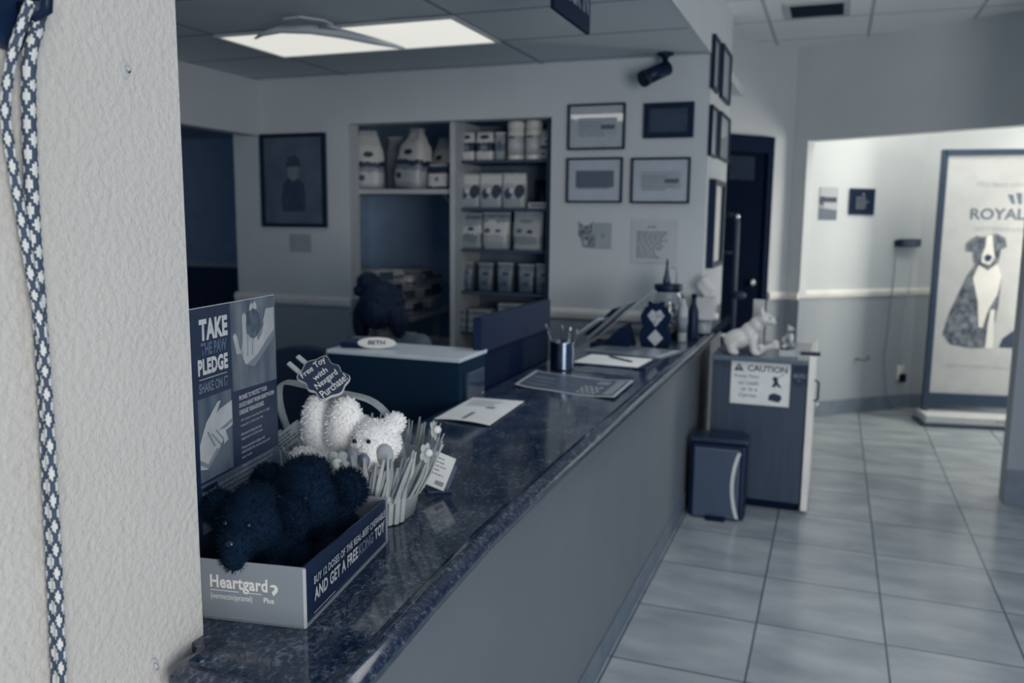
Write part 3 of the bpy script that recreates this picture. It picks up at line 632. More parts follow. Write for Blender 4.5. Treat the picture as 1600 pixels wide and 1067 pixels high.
for q in ((0.095, -0.056, 0.207), (0.108, -0.012, 0.207)): MB().ell(q, 0.0045).build('eye', INK, df)
pc = thing('pale_card', 'tall pale card standing behind the white dog figurine', 'card', (-0.372, 4.86, 0.835), math.radians(-12))
MB().box((0, 0, 0.145), (0.062, 0.008, 0.29), 0.001).build('sheet', mat('pale_card', (190, 194, 197), 0.5), pc)
MB().box((0, 0.022, 0.012), (0.06, 0.035, 0.024), 0.002).build('foot', PAPERG, pc)
bo = thing('bone_ornament', 'small white bone ornament beside the dog figurine', 'ornament', (-0.305, 4.76, 0.835))
b2 = MB(); b2.cyl((-0.03, 0, 0.028), (0.03, 0, 0.050), 0.016, n=10)
for x, z in ((-0.035, 0.018), (-0.04, 0.04), (0.035, 0.065), (0.042, 0.042)): b2.ell((x, 0, z), 0.018)
remesh(b2, 0.004, 3).build('bone', PORC, bo)
tr = thing('dog_statuette', 'small black and white dog statuette on a pale plinth', 'figurine', (-0.20, 4.74, 0.835), math.radians(6))
MB().box((0, 0, 0.018), (0.10, 0.07, 0.036), 0.004).build('plinth', mat('plinth_grey', (178, 184, 188), 0.4), tr)
g = MB(); g.ell((-0.01, 0, 0.075), (0.030, 0.022, 0.042)); g.ell((0.0, -0.004, 0.11), (0.020, 0.018, 0.028)); g.ell((0.004, -0.008, 0.148), (0.02, 0.018, 0.018)); g.ell((0.02, -0.014, 0.142), (0.014, 0.010, 0.009))
g.cyl((0.01, -0.012, 0.10), (0.022, -0.014, 0.04), 0.009, 0.007, 8).cyl((0.01, 0.010, 0.10), (0.02, 0.012, 0.04), 0.009, 0.007, 8); g.ell((-0.025, -0.015, 0.05), (0.02, 0.012, 0.016))
g.ell((-0.006, -0.02, 0.162), (0.006, 0.004, 0.011)).ell((-0.006, 0.008, 0.164), (0.006, 0.004, 0.011))
remesh(g, 0.0035, 2).build('body', mat('statuette_coat', (44, 60, 82), 0.4, (190, 193, 192), 32, detail=1), tr)
MB().ell((0.012, -0.020, 0.102), (0.012, 0.008, 0.026)).build('chest_patch', PORC, tr)
# step bin
bn = thing('step_bin', 'dark step bin with pale curved stripe against the counter end', 'bin', (-0.505, 4.47, 0), math.radians(2))
bm_ = MB(); bm_.box((0, 0.01, 0.205), (0.29, 0.18, 0.40), 0.02, seg=3); bm_.build('body', BLACK, bn)
MB().box((-0.005, -0.085, 0.195), (0.235, 0.02, 0.375), 0.009, seg=3).build('front_panel', mat('bin_steel', (66, 82, 104), 0.4), bn)
MB().box((0.0, 0.01, 0.418), (0.298, 0.19, 0.024), 0.009, seg=3).build('lid', mat('bin_lid', (24, 42, 68), 0.3), bn)
cr = MB(); pts = []
for k in range(13):
    a = -1+2*k/12; pts.append((a, 0.105-0.03*(1-a*a)))
outer = [(0.108, 0.20+a*0.175) for a, x in pts]; inner = [(x-0.016*(1-a*a)-0.002, 0.20+a*0.175) for a, x in reversed(pts)]
cr.prism([(x, z) for x, z in [(pt[1]+0.012, 0.195+pt[0]*0.175) for pt in pts]+[(pt[1]-0.006, 0.195+pt[0]*0.175) for pt in reversed(pts)]], 0, 0.006, Matrix.Translation((0, -0.095, 0)) @ Matrix.Rotation(PI/2, 4, 'X'))
cr.build('stripe', mat('bin_stripe', (206, 209, 208), 0.35), bn)
MB().box((0, -0.10, 0.012), (0.1, 0.05, 0.02), 0.005).build('pedal', BLACKM, bn)

# ------------------------------------------------------------------ treat promotion box with two black plush dogs
BXA = math.radians(8.97); BX = (-0.714-0.22*0.988, 1.021-0.22*0.156, ZC)
hb = thing('promotion_box', 'grey and navy cardboard display box with tall header card at the counter end', 'display box', BX, BXA)
CARD = mat('card_grey', (136, 144, 153), 0.45, (140, 148, 157), 4); NAVY = mat('card_navy', (20, 38, 66), 0.4); EDGE = mat('card_edge', (186, 190, 194), 0.6)
BW, BL, BH = 0.22, 0.36, 0.097
m = MB(); m.box((BW/2, BL/2, 0.0015), (BW, BL, 0.003)); m.box((BW/2, BL-0.0015, BH/2-0.004), (BW, 0.003, BH-0.008)); m.box((0.0015, BL/2, BH/2), (0.003, BL, BH))
m.build('tray', CARD, hb)
MB().box((BW/2, 0.0015, BH/2), (BW, 0.003, BH), 0.0008).build('front_panel', CARD, hb)
MB().prism([(0.003, 0), (BL-0.001, 0), (BL-0.001, BH-0.012), (0.003, BH)], 0, 0.003, Matrix.Translation((BW-0.003, 0, 0)) @ Matrix.Rotation(PI/2, 4, 'Z') @ Matrix.Rotation(PI/2, 4, 'X') @ Matrix.Translation((0, 0, -0.003))).build('side_panel', NAVY, hb)
MB().box((BW-0.0005, 0.0012, BH/2), (0.004, 0.0034, BH-0.003)).build('corner_fold', EDGE, hb)
LET = mat('white_lettering', (226, 226, 221), 0.5)
m = MB(); y = -0.0006
put_text(m, 'Heartgard', 0.1115, 0.0595, 0.096, 0.027, y, 0.032, 0, None, 1.06)
put_text(m, '(ivermectin/pyrantel)', 0.0985, 0.0375, 0.070, 0.0125, y, 0.006)
put_text(m, 'Plus', 0.161, 0.0395, 0.017, 0.0085, y, 0.02)
m.flat([(0.064, 0.0475), (0.1115, 0.0475), (0.1115, 0.0488), (0.064, 0.0488)], y); m.flat([(0.125, 0.0475), (0.149, 0.0475), (0.149, 0.0488), (0.125, 0.0488)], y)
hx, hz = 0.168, 0.056
m.flat([(hx-0.006, hz+0.006), (hx-0.001, hz+0.010), (hx+0.005, hz+0.0095), (hx+0.009, hz+0.005), (hx+0.008, hz-0.001), (hx+0.001, hz-0.0085), (hx-0.002, hz-0.002), (hx+0.002, hz+0.001), (hx+0.003, hz+0.005), (hx-0.001, hz+0.0055)], y)
m.build('lettering', LET, hb)
MS = Matrix.Translation((BW+0.0006, 0, 0)) @ Matrix.Rotation(PI/2, 4, 'Z')
m = MB(); put_text(m, 'BUY 12 DOSES OF THE REAL-BEEF CHEWABLE', 0.188, 0.0635, 0.312, 0.0130, 0, 0.012, 0, MS, 1.1)
put_text(m, 'AND GET A FREE', 0.120, 0.0405, 0.176, 0.0215, 0, 0.03, 0, MS, 1.08); put_text(m, 'TOY', 0.315, 0.0405, 0.05, 0.0215, 0, 0.03, 0, MS, 1.05)
me_ = MB(); me_.flat([(0.03, 0.0115), (0.11, 0.0115), (0.11, 0.0128), (0.03, 0.0128)]); tmp = bpy.data.meshes.new('x'); me_.b.to_mesh(tmp); me_.b.free(); m.mesh(tmp, MS)
m.build('side_lettering', mat('side_letters', (178, 184, 190), 0.5), hb)
m = MB(); put_text(m, 'KONG', 0.247, 0.0405, 0.07, 0.0215, 0, 0.035, 0, MS); m.build('side_faint_word', mat('faint_word', (88, 102, 124), 0.5), hb)
# header card standing along the far long side
HC0, HC1, HZ0, HZ1 = -0.012, 0.345, 0.012, 0.472
m = MB(); m.box((0.0045, (HC0+HC1)/2, (HZ0+HZ1)/2), (0.002, HC1-HC0, HZ1-HZ0))
hcard = m.build('header_card', mat('header_navy', (26, 44, 72), 0.4), hb)
MB().box((0.0045, (HC0+HC1)/2, HZ1+0.0004), (0.0022, HC1-HC0, 0.0012)).build('card_rim', EDGE, hcard)
MH = Matrix.Translation((0.0060, 0, 0)) @ Matrix.Rotation(PI/2, 4, 'Z')
def onto(mb, M, nm, mm, parent):
    t = bpy.data.meshes.new('x'); mb.b.to_mesh(t); mb.b.free(); o = MB(); o.mesh(t, M); return o.build(nm, mm, parent)
z0 = ZC
m = MB(); put_text(m, 'TAKE', 0.133, 0.436, 0.085, 0.035, 0, 0.05, 0, None, 1.06); onto(m, MH, 'heading', mat('heading_white', (196, 200, 202), 0.5), hcard); m = MB(); put_text(m, 'PLEDGE', 0.128, 0.376, 0.090, 0.027, 0, 0.05, 0, None, 1.08); m.flat([(0.085, 0.3555), (0.169, 0.3555), (0.169, 0.3565), (0.085, 0.3565)])
onto(m, MH, 'second_heading', mat('heading_white', (196, 200, 202), 0.5), hcard)
m = MB(); put_text(m, 'THE PAW', 0.132, 0.4045, 0.078, 0.021, 0, 0.04); onto(m, MH, 'faint_heading', mat('faint_heading', (84, 102, 128), 0.5), hcard)
m = MB(); put_text(m, 'SHAKE ON IT', 0.127, 0.342, 0.088, 0.017, 0, 0.03); onto(m, MH, 'subheading', mat('subheading_grey', (104, 118, 134), 0.5), hcard)
PH1 = mat('photo_grass', (70, 86, 104), 0.5, (112, 122, 132), 30, stretch=(1, 1, 0.3)); PH2 = mat('photo_field', (58, 76, 98), 0.5, (92, 105, 120), 26, stretch=(1, 1, 0.25))
m = MB(); m.flat([(0.186, 0.318), (0.345, 0.312), (0.345, 0.4715), (0.186, 0.4715)], 0.0004); onto(m, MH, 'upper_photo', PH1, hcard)
m = MB(); m.flat([(0.078, 0.187), (0.180, 0.187), (0.180, 0.325), (0.078, 0.325)], 0.0004); onto(m, MH, 'lower_photo', PH2, hcard)
HANDC = mat('photo_hand', (166, 172, 177), 0.5, (182, 186, 189), 20); HANDS = mat('photo_hand_dark', (120, 130, 141), 0.5)
def hand_art(m, cx, cz, s, flip=1):
    X = lambda x, z: (cx+flip*x*s, cz+z*s)
    m.flat([X(-0.30, -0.16), X(-0.18, -0.34), X(0.05, -0.40), X(0.2, -0.32), X(0.5, -0.14), X(0.62, -0.05), X(0.62, 0.33), X(0.40, 0.33), X(0.25, 0.05), X(0.0, 0.05), X(-0.18, 0.05)], -0.0003)
    for x0, x1, zt, wd in ((-0.34, -0.42, 0.10, 0.05), (-0.18, -0.18, 0.34, 0.055), (-0.06, 0.02, 0.45, 0.055), (0.06, 0.10, 0.46, 0.05)):
        m.flat([X(x0-wd, -0.18), X(x0+wd, -0.18), X(x1+wd, zt-0.05), X(x1, zt), X(x1-wd, zt-0.04)], -0.0004)
    return m
onto(hand_art(MB(), 0.255, 0.405, 0.136), MH, 'hand_print', HANDC, hcard)
hc, hk_ = (0.255, 0.405), 0.136
m = MB()
for x0, x1, zt in ((-0.25, -0.27, -0.02), (-0.12, -0.09, 0.20), (0.0, 0.06, 0.22)):
    m.flat([(hc[0]+(x0-0.010)*hk_, hc[1]-0.24*hk_), (hc[0]+(x0+0.012)*hk_, hc[1]-0.24*hk_), (hc[0]+(x1+0.008)*hk_, hc[1]+zt*hk_), (hc[0]+(x1-0.006)*hk_, hc[1]+zt*hk_)], -0.0006)
m.flat([(hc[0]+x*hk_, hc[1]+z*hk_) for x, z in ((-0.16, -0.345), (0.05, -0.40), (0.2, -0.32), (0.5, -0.14), (0.62, -0.05), (0.62, 0.03), (0.40, -0.09), (0.15, -0.25), (0.0, -0.30))], -0.0006)
m.flat([(hc[0]+x*hk_, hc[1]+z*hk_) for x, z in ((0.12, 0.04), (0.16, -0.08), (0.26, 0.0), (0.36, 0.18), (0.30, 0.14), (0.22, 0.05))], -0.00065)
onto(m, MH, 'hand_shade_print', HANDS, hcard)
m = MB(); m.flat([(0.262+0.026*math.cos(a), 0.428+0.027*math.sin(a)) for a in [2*PI*k/12 for k in range(12)]], -0.0007); onto(m, MH, 'paw_print', mat('photo_paw', (92, 104, 118), 0.6, (60, 75, 95), 60), hcard)
m = MB()
m.flat([(0.078, 0.21), (0.10, 0.205), (0.135, 0.23), (0.15, 0.245), (0.15, 0.235), (0.165, 0.24), (0.155, 0.262), (0.135, 0.262), (0.12, 0.275), (0.10, 0.285), (0.078, 0.25)], -0.0003)
m.flat([(0.095, 0.27), (0.14, 0.298), (0.18, 0.305), (0.18, 0.262), (0.155, 0.257), (0.13, 0.262)], -0.0004); m.flat([(0.10, 0.285), (0.135, 0.312), (0.145, 0.312), (0.125, 0.285), (0.115, 0.262)], -0.0006)
onto(m, MH, 'lower_hand_print', HANDC, hcard)
m = MB()
for q in ([(0.112, 0.262), (0.116, 0.262), (0.142, 0.238), (0.139, 0.236)], [(0.124, 0.266), (0.128, 0.266), (0.150, 0.246), (0.147, 0.244)], [(0.100, 0.268), (0.104, 0.268), (0.124, 0.240), (0.120, 0.238)], [(0.078, 0.218), (0.10, 0.206), (0.135, 0.232), (0.128, 0.234), (0.10, 0.214), (0.078, 0.226)], [(0.134, 0.263), (0.158, 0.262), (0.18, 0.268), (0.18, 0.274), (0.155, 0.268)]):
    m.flat(q, -0.0009)
onto(m, MH, 'lower_hand_shade_print', HANDS, hcard)
m = MB(); put_text(m, 'PROMISE TO PROTECT YOUR', 0.255, 0.3025, 0.10, 0.0085, 0, 0.03); put_text(m, "DOG'S HEART FROM HEARTWORM", 0.268, 0.2895, 0.127, 0.0085, 0, 0.03); put_text(m, 'DISEASE YEAR-ROUND.', 0.249, 0.2765, 0.088, 0.0085, 0, 0.03)
for k, ss in enumerate(('- All it takes is one bite from a single', '  mosquito to infect your dog', '- Heartworm disease has been', '  diagnosed in all 50 states', '- Prevent heartworm disease with', '  HEARTGARD Plus (ivermectin/pyrantel)', '  every month', "- Dogs love it. It's easy to give, and it's", '  the #1 veterinarian recommended', '  heartworm preventive')):
    wd = 0.0027*len(ss); put_text(m, ss.strip(), 0.205+wd/2+(0.003 if ss[0] == ' ' else 0), 0.2615-k*0.0092-(k >= 2)*0.006-(k >= 4)*0.006-(k >= 7)*0.006, wd, 0.0058, 0, 0.0)
onto(m, MH, 'small_print', mat('small_print_white', (176, 182, 187), 0.5), hcard)
m = MB(); m.flat([(0.078, 0.10), (0.345, 0.10), (0.345, 0.183), (0.078, 0.183)], 0.0002); onto(m, MH, 'lower_band', mat('header_band', (78, 92, 110), 0.5), hcard)
m = MB(); text_lines(m, 0.13, 0.33, 0.168, 5, 0.0085, 0.0045, 0, 12, (0.9, 1.0)); onto(m, MH, 'legal_print', mat('legal_print', (124, 134, 145), 0.5), hcard)
m = MB(); m.flat([(0.078, 0.12), (0.125, 0.12), (0.125, 0.178), (0.078, 0.178)], -0.0003); onto(m, MH, 'product_photo', NAVY, hcard)
m = MB(); put_text(m, 'Heartgard', 0.10, 0.167, 0.04, 0.011, -0.0006, 0.01); m.flat([(0.09, 0.125), (0.098, 0.125), (0.10, 0.145), (0.092, 0.15)], -0.0006); m.flat([(0.104, 0.125), (0.118, 0.125), (0.122, 0.148), (0.108, 0.152)], -0.0006); onto(m, MH, 'product_print', PAPERG, hcard)

FURB = mat('black_fur', (8, 29, 50), 0.9, (11, 33, 55), 60, spec=0.15)
def plush_dog(label, loc, rz, s, seed):
    t = thing('plush_dog', label, 'plush toy', loc, rz, 'black plush dogs in the display box')
    g = MB()
    g.ell((0, 0.045, 0.05), (0.052, 0.062, 0.05)); g.ell((0, -0.012, 0.108), (0.054, 0.05, 0.05)); g.ell((0, -0.055, 0.094), (0.032, 0.03, 0.027)); g.ell((0, -0.066, 0.072), (0.024, 0.022, 0.022))
    for sx in (-1, 1):
        g.ell((sx*0.038, -0.03, 0.03), (0.022, 0.036, 0.022)); g.ell((sx*0.045, 0.06, 0.028), (0.024, 0.034, 0.024))
    g.ell((0, 0.0, 0.15), (0.035, 0.035, 0.018))
    b = remesh(g, 0.005*s if s > 0.9 else 0.005, 3)
    add_fur(b, 9000, 0.0075, 0.0005, seed, 1.3)
    b.build('body', FURB, t).scale = (s, s, s)
    for sx in (-1, 1):
        g = MB(); g.ell((sx*0.066, 0.004, 0.122), (0.026, 0.018, 0.031), Matrix.Rotation(-0.35*sx, 3, 'Y')); g = remesh(g, 0.004, 2); add_fur(g, 2200, 0.008, 0.0005, seed+sx+4, 1.1)
        g.build('ear', FURB, t).scale = (s, s, s)
    for sx in (-1, 1): MB().ell((sx*0.02, -0.058, 0.122), 0.005).build('eye', mat('toy_eye', (16, 30, 52), 0.12), t).scale = (s, s, s)
    m = MB(); m.ell((0, -0.084, 0.10), (0.009, 0.006, 0.007)); m.build('nose', mat('toy_nose', (18, 32, 54), 0.2), t).scale = (s, s, s)
    return t
plush_dog('black plush dog nearer the front edge of the display box', (-0.842, 1.075, ZC+0.030), math.radians(10), 0.98, 3)
plush_dog('black plush dog behind with its round ear over the box side', (-0.838, 1.215, ZC+0.012), math.radians(12), 1.14, 5)

# ------------------------------------------------------------------ felt basket, white plush, clip sign
BK = (-0.925, 1.515, ZC)
bk = thing('felt_basket', 'pale felt basket edged with blades and flowers behind the display box', 'basket', BK)
FELT = mat('felt_pale', (150, 158, 162), 0.9, (162, 169, 172), 30); FELT2 = mat('felt_light', (172, 178, 179), 0.9, (184, 188, 188), 30); FELT3 = mat('felt_mid', (120, 131, 140), 0.9, (134, 144, 151), 30)
m = MB(); m.lathe([(0.0, 0.0), (0.128, 0.0), (0.138, 0.05), (0.150, 0.115), (0.147, 0.115), (0.134, 0.05), (0.124, 0.006), (0.0, 0.006)], 40); m.build('bowl', FELT, bk)
rg = random.Random(11)
def blades(n, seed, mm, nm, rlo, zlo, hlo, hhi):
    rg = random.Random(seed); m = MB()
    for k in range(n):
        a = 2*PI*(k+rg.uniform(-0.3, 0.3))/n; r = rlo+rg.uniform(0, 0.006); h = rg.uniform(hlo, hhi); wd = rg.uniform(0.003, 0.0062); tw = rg.uniform(-0.25, 0.25)
        c, s = math.cos(a), math.sin(a); T = Vector((-s, c, 0)); Rr = Vector((c, s, 0))
        p0 = Rr*r+Vector((0, 0, zlo)); p1 = Rr*(r+0.016+h*0.10)+Vector((0, 0, zlo+h*0.6))+T*tw*h*0.35; p2 = Rr*(r+0.022+h*rg.uniform(0.08, 0.24))+Vector((0, 0, zlo+h))+T*tw*h*0.7
        v = [m.b.verts.new(q) for q in (p0-T*wd*0.7, p0+T*wd*0.7, p1+T*wd, p2+T*wd*0.45, p2-T*wd*0.45, p1-T*wd)]
        e = [m.b.verts.new(Vector(q.co)-Rr*0.002) for q in v]
        m.b.faces.new(v); m.b.faces.new(list(reversed(e)))
        for i in range(6): m.b.faces.new((v[i], e[i], e[(i+1) % 6], v[(i+1) % 6]))
    bmesh.ops.recalc_face_normals(m.b, faces=list(m.b.faces)); o = m.build(nm, mm, bk); o['kind'] = 'stuff'; return o
blades(64, 2, FELT, 'felt_blades', 0.140, 0.06, 0.07, 0.115); blades(56, 3, FELT2, 'felt_blades', 0.143, 0.05, 0.06, 0.12); blades(44, 5, FELT3, 'felt_blades', 0.136, 0.05, 0.06, 0.125)
# upright pale strips low on the right-hand side
m = MB()
for a, r in ((-0.50, 0.139), (-0.40, 0.142), (-0.28, 0.140)):
    c, s = math.cos(a), math.sin(a); m.box((c*r, s*r, 0.045), (0.006, 0.011, 0.085), 0.001, rot=Matrix.Rotation(a, 3, 'Z') @ Matrix.Rotation(0.12, 3, 'Y'))
m.build('strips', FELT2, bk)
# handle
ctl = [(-0.160, 0.02, 0.10), (-0.188, 0.01, 0.19), (-0.186, 0.0, 0.245), (-0.160, -0.01, 0.266), (-0.10, -0.015, 0.262), (-0.02, -0.02, 0.256), (0.045, -0.02, 0.248), (0.085, -0.02, 0.225), (0.112, -0.02, 0.185), (0.126, -0.02, 0.13), (0.128, -0.02, 0.09)]
hp = []
for i in range(len(ctl)-1):
    p0, p1, p2, p3 = [Vector(ctl[min(max(i+k, 0), len(ctl)-1)]) for k in (-1, 0, 1, 2)]
    for k in range(3):
        u = k/3; hp.append(0.5*((2*p1)+(-p0+p2)*u+(2*p0-5*p1+4*p2-p3)*u*u+(-p0+3*p1-3*p2+p3)*u**3))
hp.append(Vector(ctl[-1])); HN = len(hp)-1
m = MB(); rings = []
for i, q in enumerate(hp):
    q = Vector(q); d = (Vector(hp[min(i+1, HN)])-Vector(hp[max(i-1, 0)])).normalized(); side = Vector((-0.1, 1, 0.12)).normalized(); nn = d.cross(side).normalized()
    rings.append([q-side*0.010-nn*0.0025, q+side*0.010-nn*0.0025, q+side*0.010+nn*0.0025, q-side*0.010+nn*0.0025])
m.loft(rings); bmesh.ops.recalc_face_normals(m.b, faces=list(m.b.faces)); m.build('handle', FELT, bk, False)
def flower(a, r, z, tilt, pom=True, mm=FELT2, s=1.0):
    Rz = Matrix.Rotation(a, 3, 'Z') @ Matrix.Rotation(PI/2-tilt, 3, 'Y'); c = Vector((math.cos(a)*r, math.sin(a)*r, z))
    m = MB()
    for k in range(5):
        b = 2*PI*k/5; m.ell(c+Rz @ Vector((0.013*s*math.cos(b), 0.013*s*math.sin(b), 0)), (0.009*s, 0.009*s, 0.0018), Rz, 10, 6)
    o = m.build('flower', mm, bk)
    if pom: MB().ell(c+Rz @ Vector((0, 0, 0.007*s)), 0.0085*s, None, 12, 8).build('pompom', mat('pompom_white', (226, 226, 220), 0.8), o)
flower(math.radians(-70), 0.165, 0.150, 0.15, True, FELT2, 1.2); flower(math.radians(-38), 0.1455, 0.065, 0.0, False, FELT2); flower(math.radians(8), 0.176, 0.185, 0.2); flower(math.radians(-8), 0.182, 0.150, 0.1); flower(math.radians(200), 0.165, 0.150, 0.2); flower(math.radians(-138), 0.160, 0.165, 0.2)

FURW = mat('white_fur', (244, 245, 243), 0.95, (248, 248, 246), 40, spec=0.1)
wb = thing('white_plush', 'fluffy white plush animal lying in the felt basket', 'plush toy', (-0.93, 1.50, ZC+0.012))
g = MB(); ox, oy, oz = -0.93, 1.50, ZC+0.012
def e_(c, r, rot=None): g.ell((c[0]-ox, c[1]-oy, c[2]-oz), r, rot)
e_((-0.955, 1.49, 1.03), (0.075, 0.07, 0.075)); e_((-0.945, 1.49, 1.00), (0.09, 0.09, 0.05))
e_((-0.985, 1.47, 1.115), (0.034, 0.034, 0.07), Matrix.Rotation(-0.05, 3, 'Y')); e_((-0.915, 1.46, 1.125), (0.040, 0.036, 0.065), Matrix.Rotation(0.12, 3, 'Y')); e_((-0.95, 1.50, 1.12), (0.045, 0.03, 0.06))
e_((-0.955, 1.41, 1.055), (0.058, 0.034, 0.032), Matrix.Rotation(0.35, 3, 'Y'))
e_((-0.838, 1.452, 1.103), (0.052, 0.046, 0.048)); e_((-0.832, 1.422, 1.086), (0.032, 0.026, 0.026)); e_((-0.802, 1.468, 1.145), (0.022, 0.016, 0.022)); e_((-0.88, 1.472, 1.12), (0.030, 0.03, 0.03))
e_((-0.872, 1.43, 1.01), (0.045, 0.035, 0.045))
g = remesh(g, 0.005, 3); add_fur(g, 9000, 0.0055, 0.0014, 8, 2.2); g.build('body', FURW, wb)
def at_(x, y, z): return (x-ox, y-oy, z-oz)
CHK = mat('plush_cheek', (138, 147, 156), 0.8)
MB().ell(at_(-0.862, 1.398, 1.082), (0.021, 0.009, 0.023), Matrix.Rotation(-0.35, 3, 'Z')).build('cheek', CHK, wb)
MB().ell(at_(-0.797, 1.416, 1.092), (0.017, 0.009, 0.022), Matrix.Rotation(0.5, 3, 'Z')).build('cheek', mat('plush_cheek_pale', (160, 167, 172), 0.8), wb)
MB().ell(at_(-0.828, 1.390, 1.084), (0.012, 0.009, 0.015)).build('nose', mat('plush_nose', (104, 117, 132), 0.5), wb)
for q in (at_(-0.856, 1.402, 1.117), at_(-0.824, 1.401, 1.120)): MB().ell(q, 0.0045).build('eye', BLACK, wb)
pg = thing('price_tag', 'small printed paper tag tucked at the left of the white plush', 'tag', (-1.045, 1.452, 1.095), math.radians(10), rot=(math.radians(-12), math.radians(-38), math.radians(12)))
MB().box((0, 0, 0), (0.075, 0.001, 0.036)).build('sheet', PAPERG, pg)
m = MB(); text_lines(m, -0.032, 0.032, 0.008, 4, 0.0065, 0.003, -0.0008, 3); m.build('lettering', INKMID, pg)

# scalloped clip sign on the basket handle
tdir = Vector((0.655, 0.714, 0.248)).normalized(); ndir = Vector((0.399, -0.606, 0.688)).normalized(); ndir = (ndir-tdir*ndir.dot(tdir)).normalized(); zdir = ndir.cross(tdir); tdir = (tdir*math.cos(0.38)+zdir*math.sin(0.38)).normalized(); zdir = ndir.cross(tdir)
cs2 = thing('clip_sign', 'small dark scalloped chalk sign clipped on top of the basket handle', 'sign', (-0.945, 1.435, 1.230), 0, rot=Matrix((tdir, -ndir, zdir)).transposed().to_euler())
out = []
for k in range(72):
    a = 2*PI*k/72; sq = 1/max(abs(math.cos(a))/0.040, abs(math.sin(a))/0.050); r_ = min(sq, 0.052)*0.95+0.003*math.cos(8*a)
    out.append((r_*math.cos(a), r_*math.sin(a)))
MX = Matrix.Rotation(PI/2, 4, 'X')
MB().prism(out, -0.0035, 0.0035, MX).build('edge_board', mat('sign_edge_white', (206, 208, 206), 0.6), cs2)
MB().prism([(x*0.97, z*0.97) for x, z in out], 0.0035, 0.0042, MX).build('chalk_face', mat('chalk_navy', (34, 50, 76), 0.6), cs2)
m = MB()
for k, (ss, wd) in enumerate((('Free Toy', 0.064), ('with', 0.034), ('Nexgard', 0.058), ('Purchase!', 0.068))):
    put_text(m, ss, 0.0, 0.030-k*0.0195, wd, 0.0175 if k != 1 else 0.013, -0.0047, 0.004, 0.25)
m.build('lettering', LET, cs2)
m = MB()
for s in (-1, 1): MB().box((-0.012+s*0.012, 0.003, 0.060), (0.010, 0.006, 0.034), 0.0015).build('clip', mat('clip_pale', (168, 175, 178), 0.5), cs2)

# small card holder to the right of the basket
ch = thing('card_holder', 'small tilted white card in a holder right of the felt basket', 'card holder', (-0.80, 1.67, ZC), math.radians(35))
MB().box((0.0, 0.03, 0.004), (0.055, 0.05, 0.008), 0.002).build('foot', mat('holder_clear', (44, 62, 88), 0.1), ch)
RT = Matrix.Rotation(math.radians(-22), 3, 'X') @ Matrix.Rotation(math.radians(26), 3, 'Y')
MB().box((0, 0.012, 0.052), (0.052, 0.012, 0.078), 0.001, rot=RT).build('card_stack', mat('card_white', (206, 208, 206), 0.6), ch)
MB().box((0.008, 0.026, 0.040), (0.058, 0.004, 0.06), 0.001, rot=RT).build('holder_back', mat('holder_clear', (44, 62, 88), 0.1), ch)
m = MB(); text_lines(m, -0.02, 0.02, 0.025, 5, 0.009, 0.003, -0.0068, 4, (0.5, 0.9)); m.flat([(0.0, -0.032), (0.02, -0.032), (0.02, -0.022), (0.0, -0.022)], -0.0068)
onto(m, Matrix.Translation((0, 0.012, 0.052)) @ RT.to_4x4(), 'lettering', INKSOFT, ch)

# ------------------------------------------------------------------ papers and desk things on the counter
def sheet_mesh(quad, z, curl, n=10, th=0.0012):
    """thin sheet over a quad on the counter with gently lifted edges"""
    a, b, c, d = [Vector((*q, 0)) for q in quad]; m = MB(); top = []; bot = []
    for i in range(n+1):
        rt = []; rb = []
        for j in range(n+1):
            u, v = i/n, j/n; p = (a*(1-u)+b*u)*(1-v)+(d*(1-u)+c*u)*v
            zz = z+th+curl(u, v); rt.append(m.b.verts.new((p.x, p.y, zz))); rb.append(m.b.verts.new((p.x, p.y, zz-th)))
        top.append(rt); bot.append(rb)
    for i in range(n):
        for j in range(n):
            m.b.faces.new((top[i][j], top[i+1][j], top[i+1][j+1], top[i][j+1])); m.b.faces.new((bot[i][j], bot[i][j+1], bot[i+1][j+1], bot[i+1][j]))
    for i in range(n):
        m.b.faces.new((top[i][0], bot[i][0], bot[i+1][0], top[i+1][0])); m.b.faces.new((top[i][n], top[i+1][n], bot[i+1][n], bot[i][n]))
        m.b.faces.new((top[0][i], top[0][i+1], bot[0][i+1], bot[0][i])); m.b.faces.new((top[n][i], bot[n][i], bot[n][i+1], top[n][i+1]))
    bmesh.ops.recalc_face_normals(m.b, faces=list(m.b.faces)); return m
def flatprint(quad, z, rects, nm, mm, parent, curl=None):
    a, b, c, d = [Vector((*q, 0)) for q in quad]; m = MB()
    f = lambda u, v: (a*(1-u)+b*u)*(1-v)+(d*(1-u)+c*u)*v
    for u0, v0, u1, v1 in rects:
        k = max(1, int(abs(u1-u0)*10)); l = max(1, int(abs(v1-v0)*10))
        for i in range(k):
            for j in range(l):
                qs = [(u0+(u1-u0)*(i+p)/k, v0+(v1-v0)*(j+r)/l) for p, r in ((0, 0), (1, 0), (1, 1), (0, 1))]
                vs = []
                for uu, vv in qs: p = f(uu, vv); vs.append(m.b.verts.new((p.x, p.y, z+(curl(uu, vv) if curl else 0))))
                m.b.faces.new(vs)
    return m.build(nm, mm, parent)
def rowprint(n, u0, u1, v0, dv, h, seed, fill=(0.5, 1)):
    rg = random.Random(seed); return [(u0, v0+k*dv, u0+(u1-u0)*rg.uniform(*fill), v0+k*dv+h) for k in range(n)]
P1 = [(-1.132, 2.322), (-0.936, 2.298), (-0.956, 2.659), (-1.148, 2.664)]
lp = thing('letter_sheet', 'single white sheet of paper lying on the counter in front of the black box', 'paper', (0, 0, 0))
c1 = lambda u, v: 0.006*(1-v)*(1-abs(2*u-1)**2)+0.004*u
sheet_mesh(P1, ZC, c1).build('sheet', PAPER, lp)
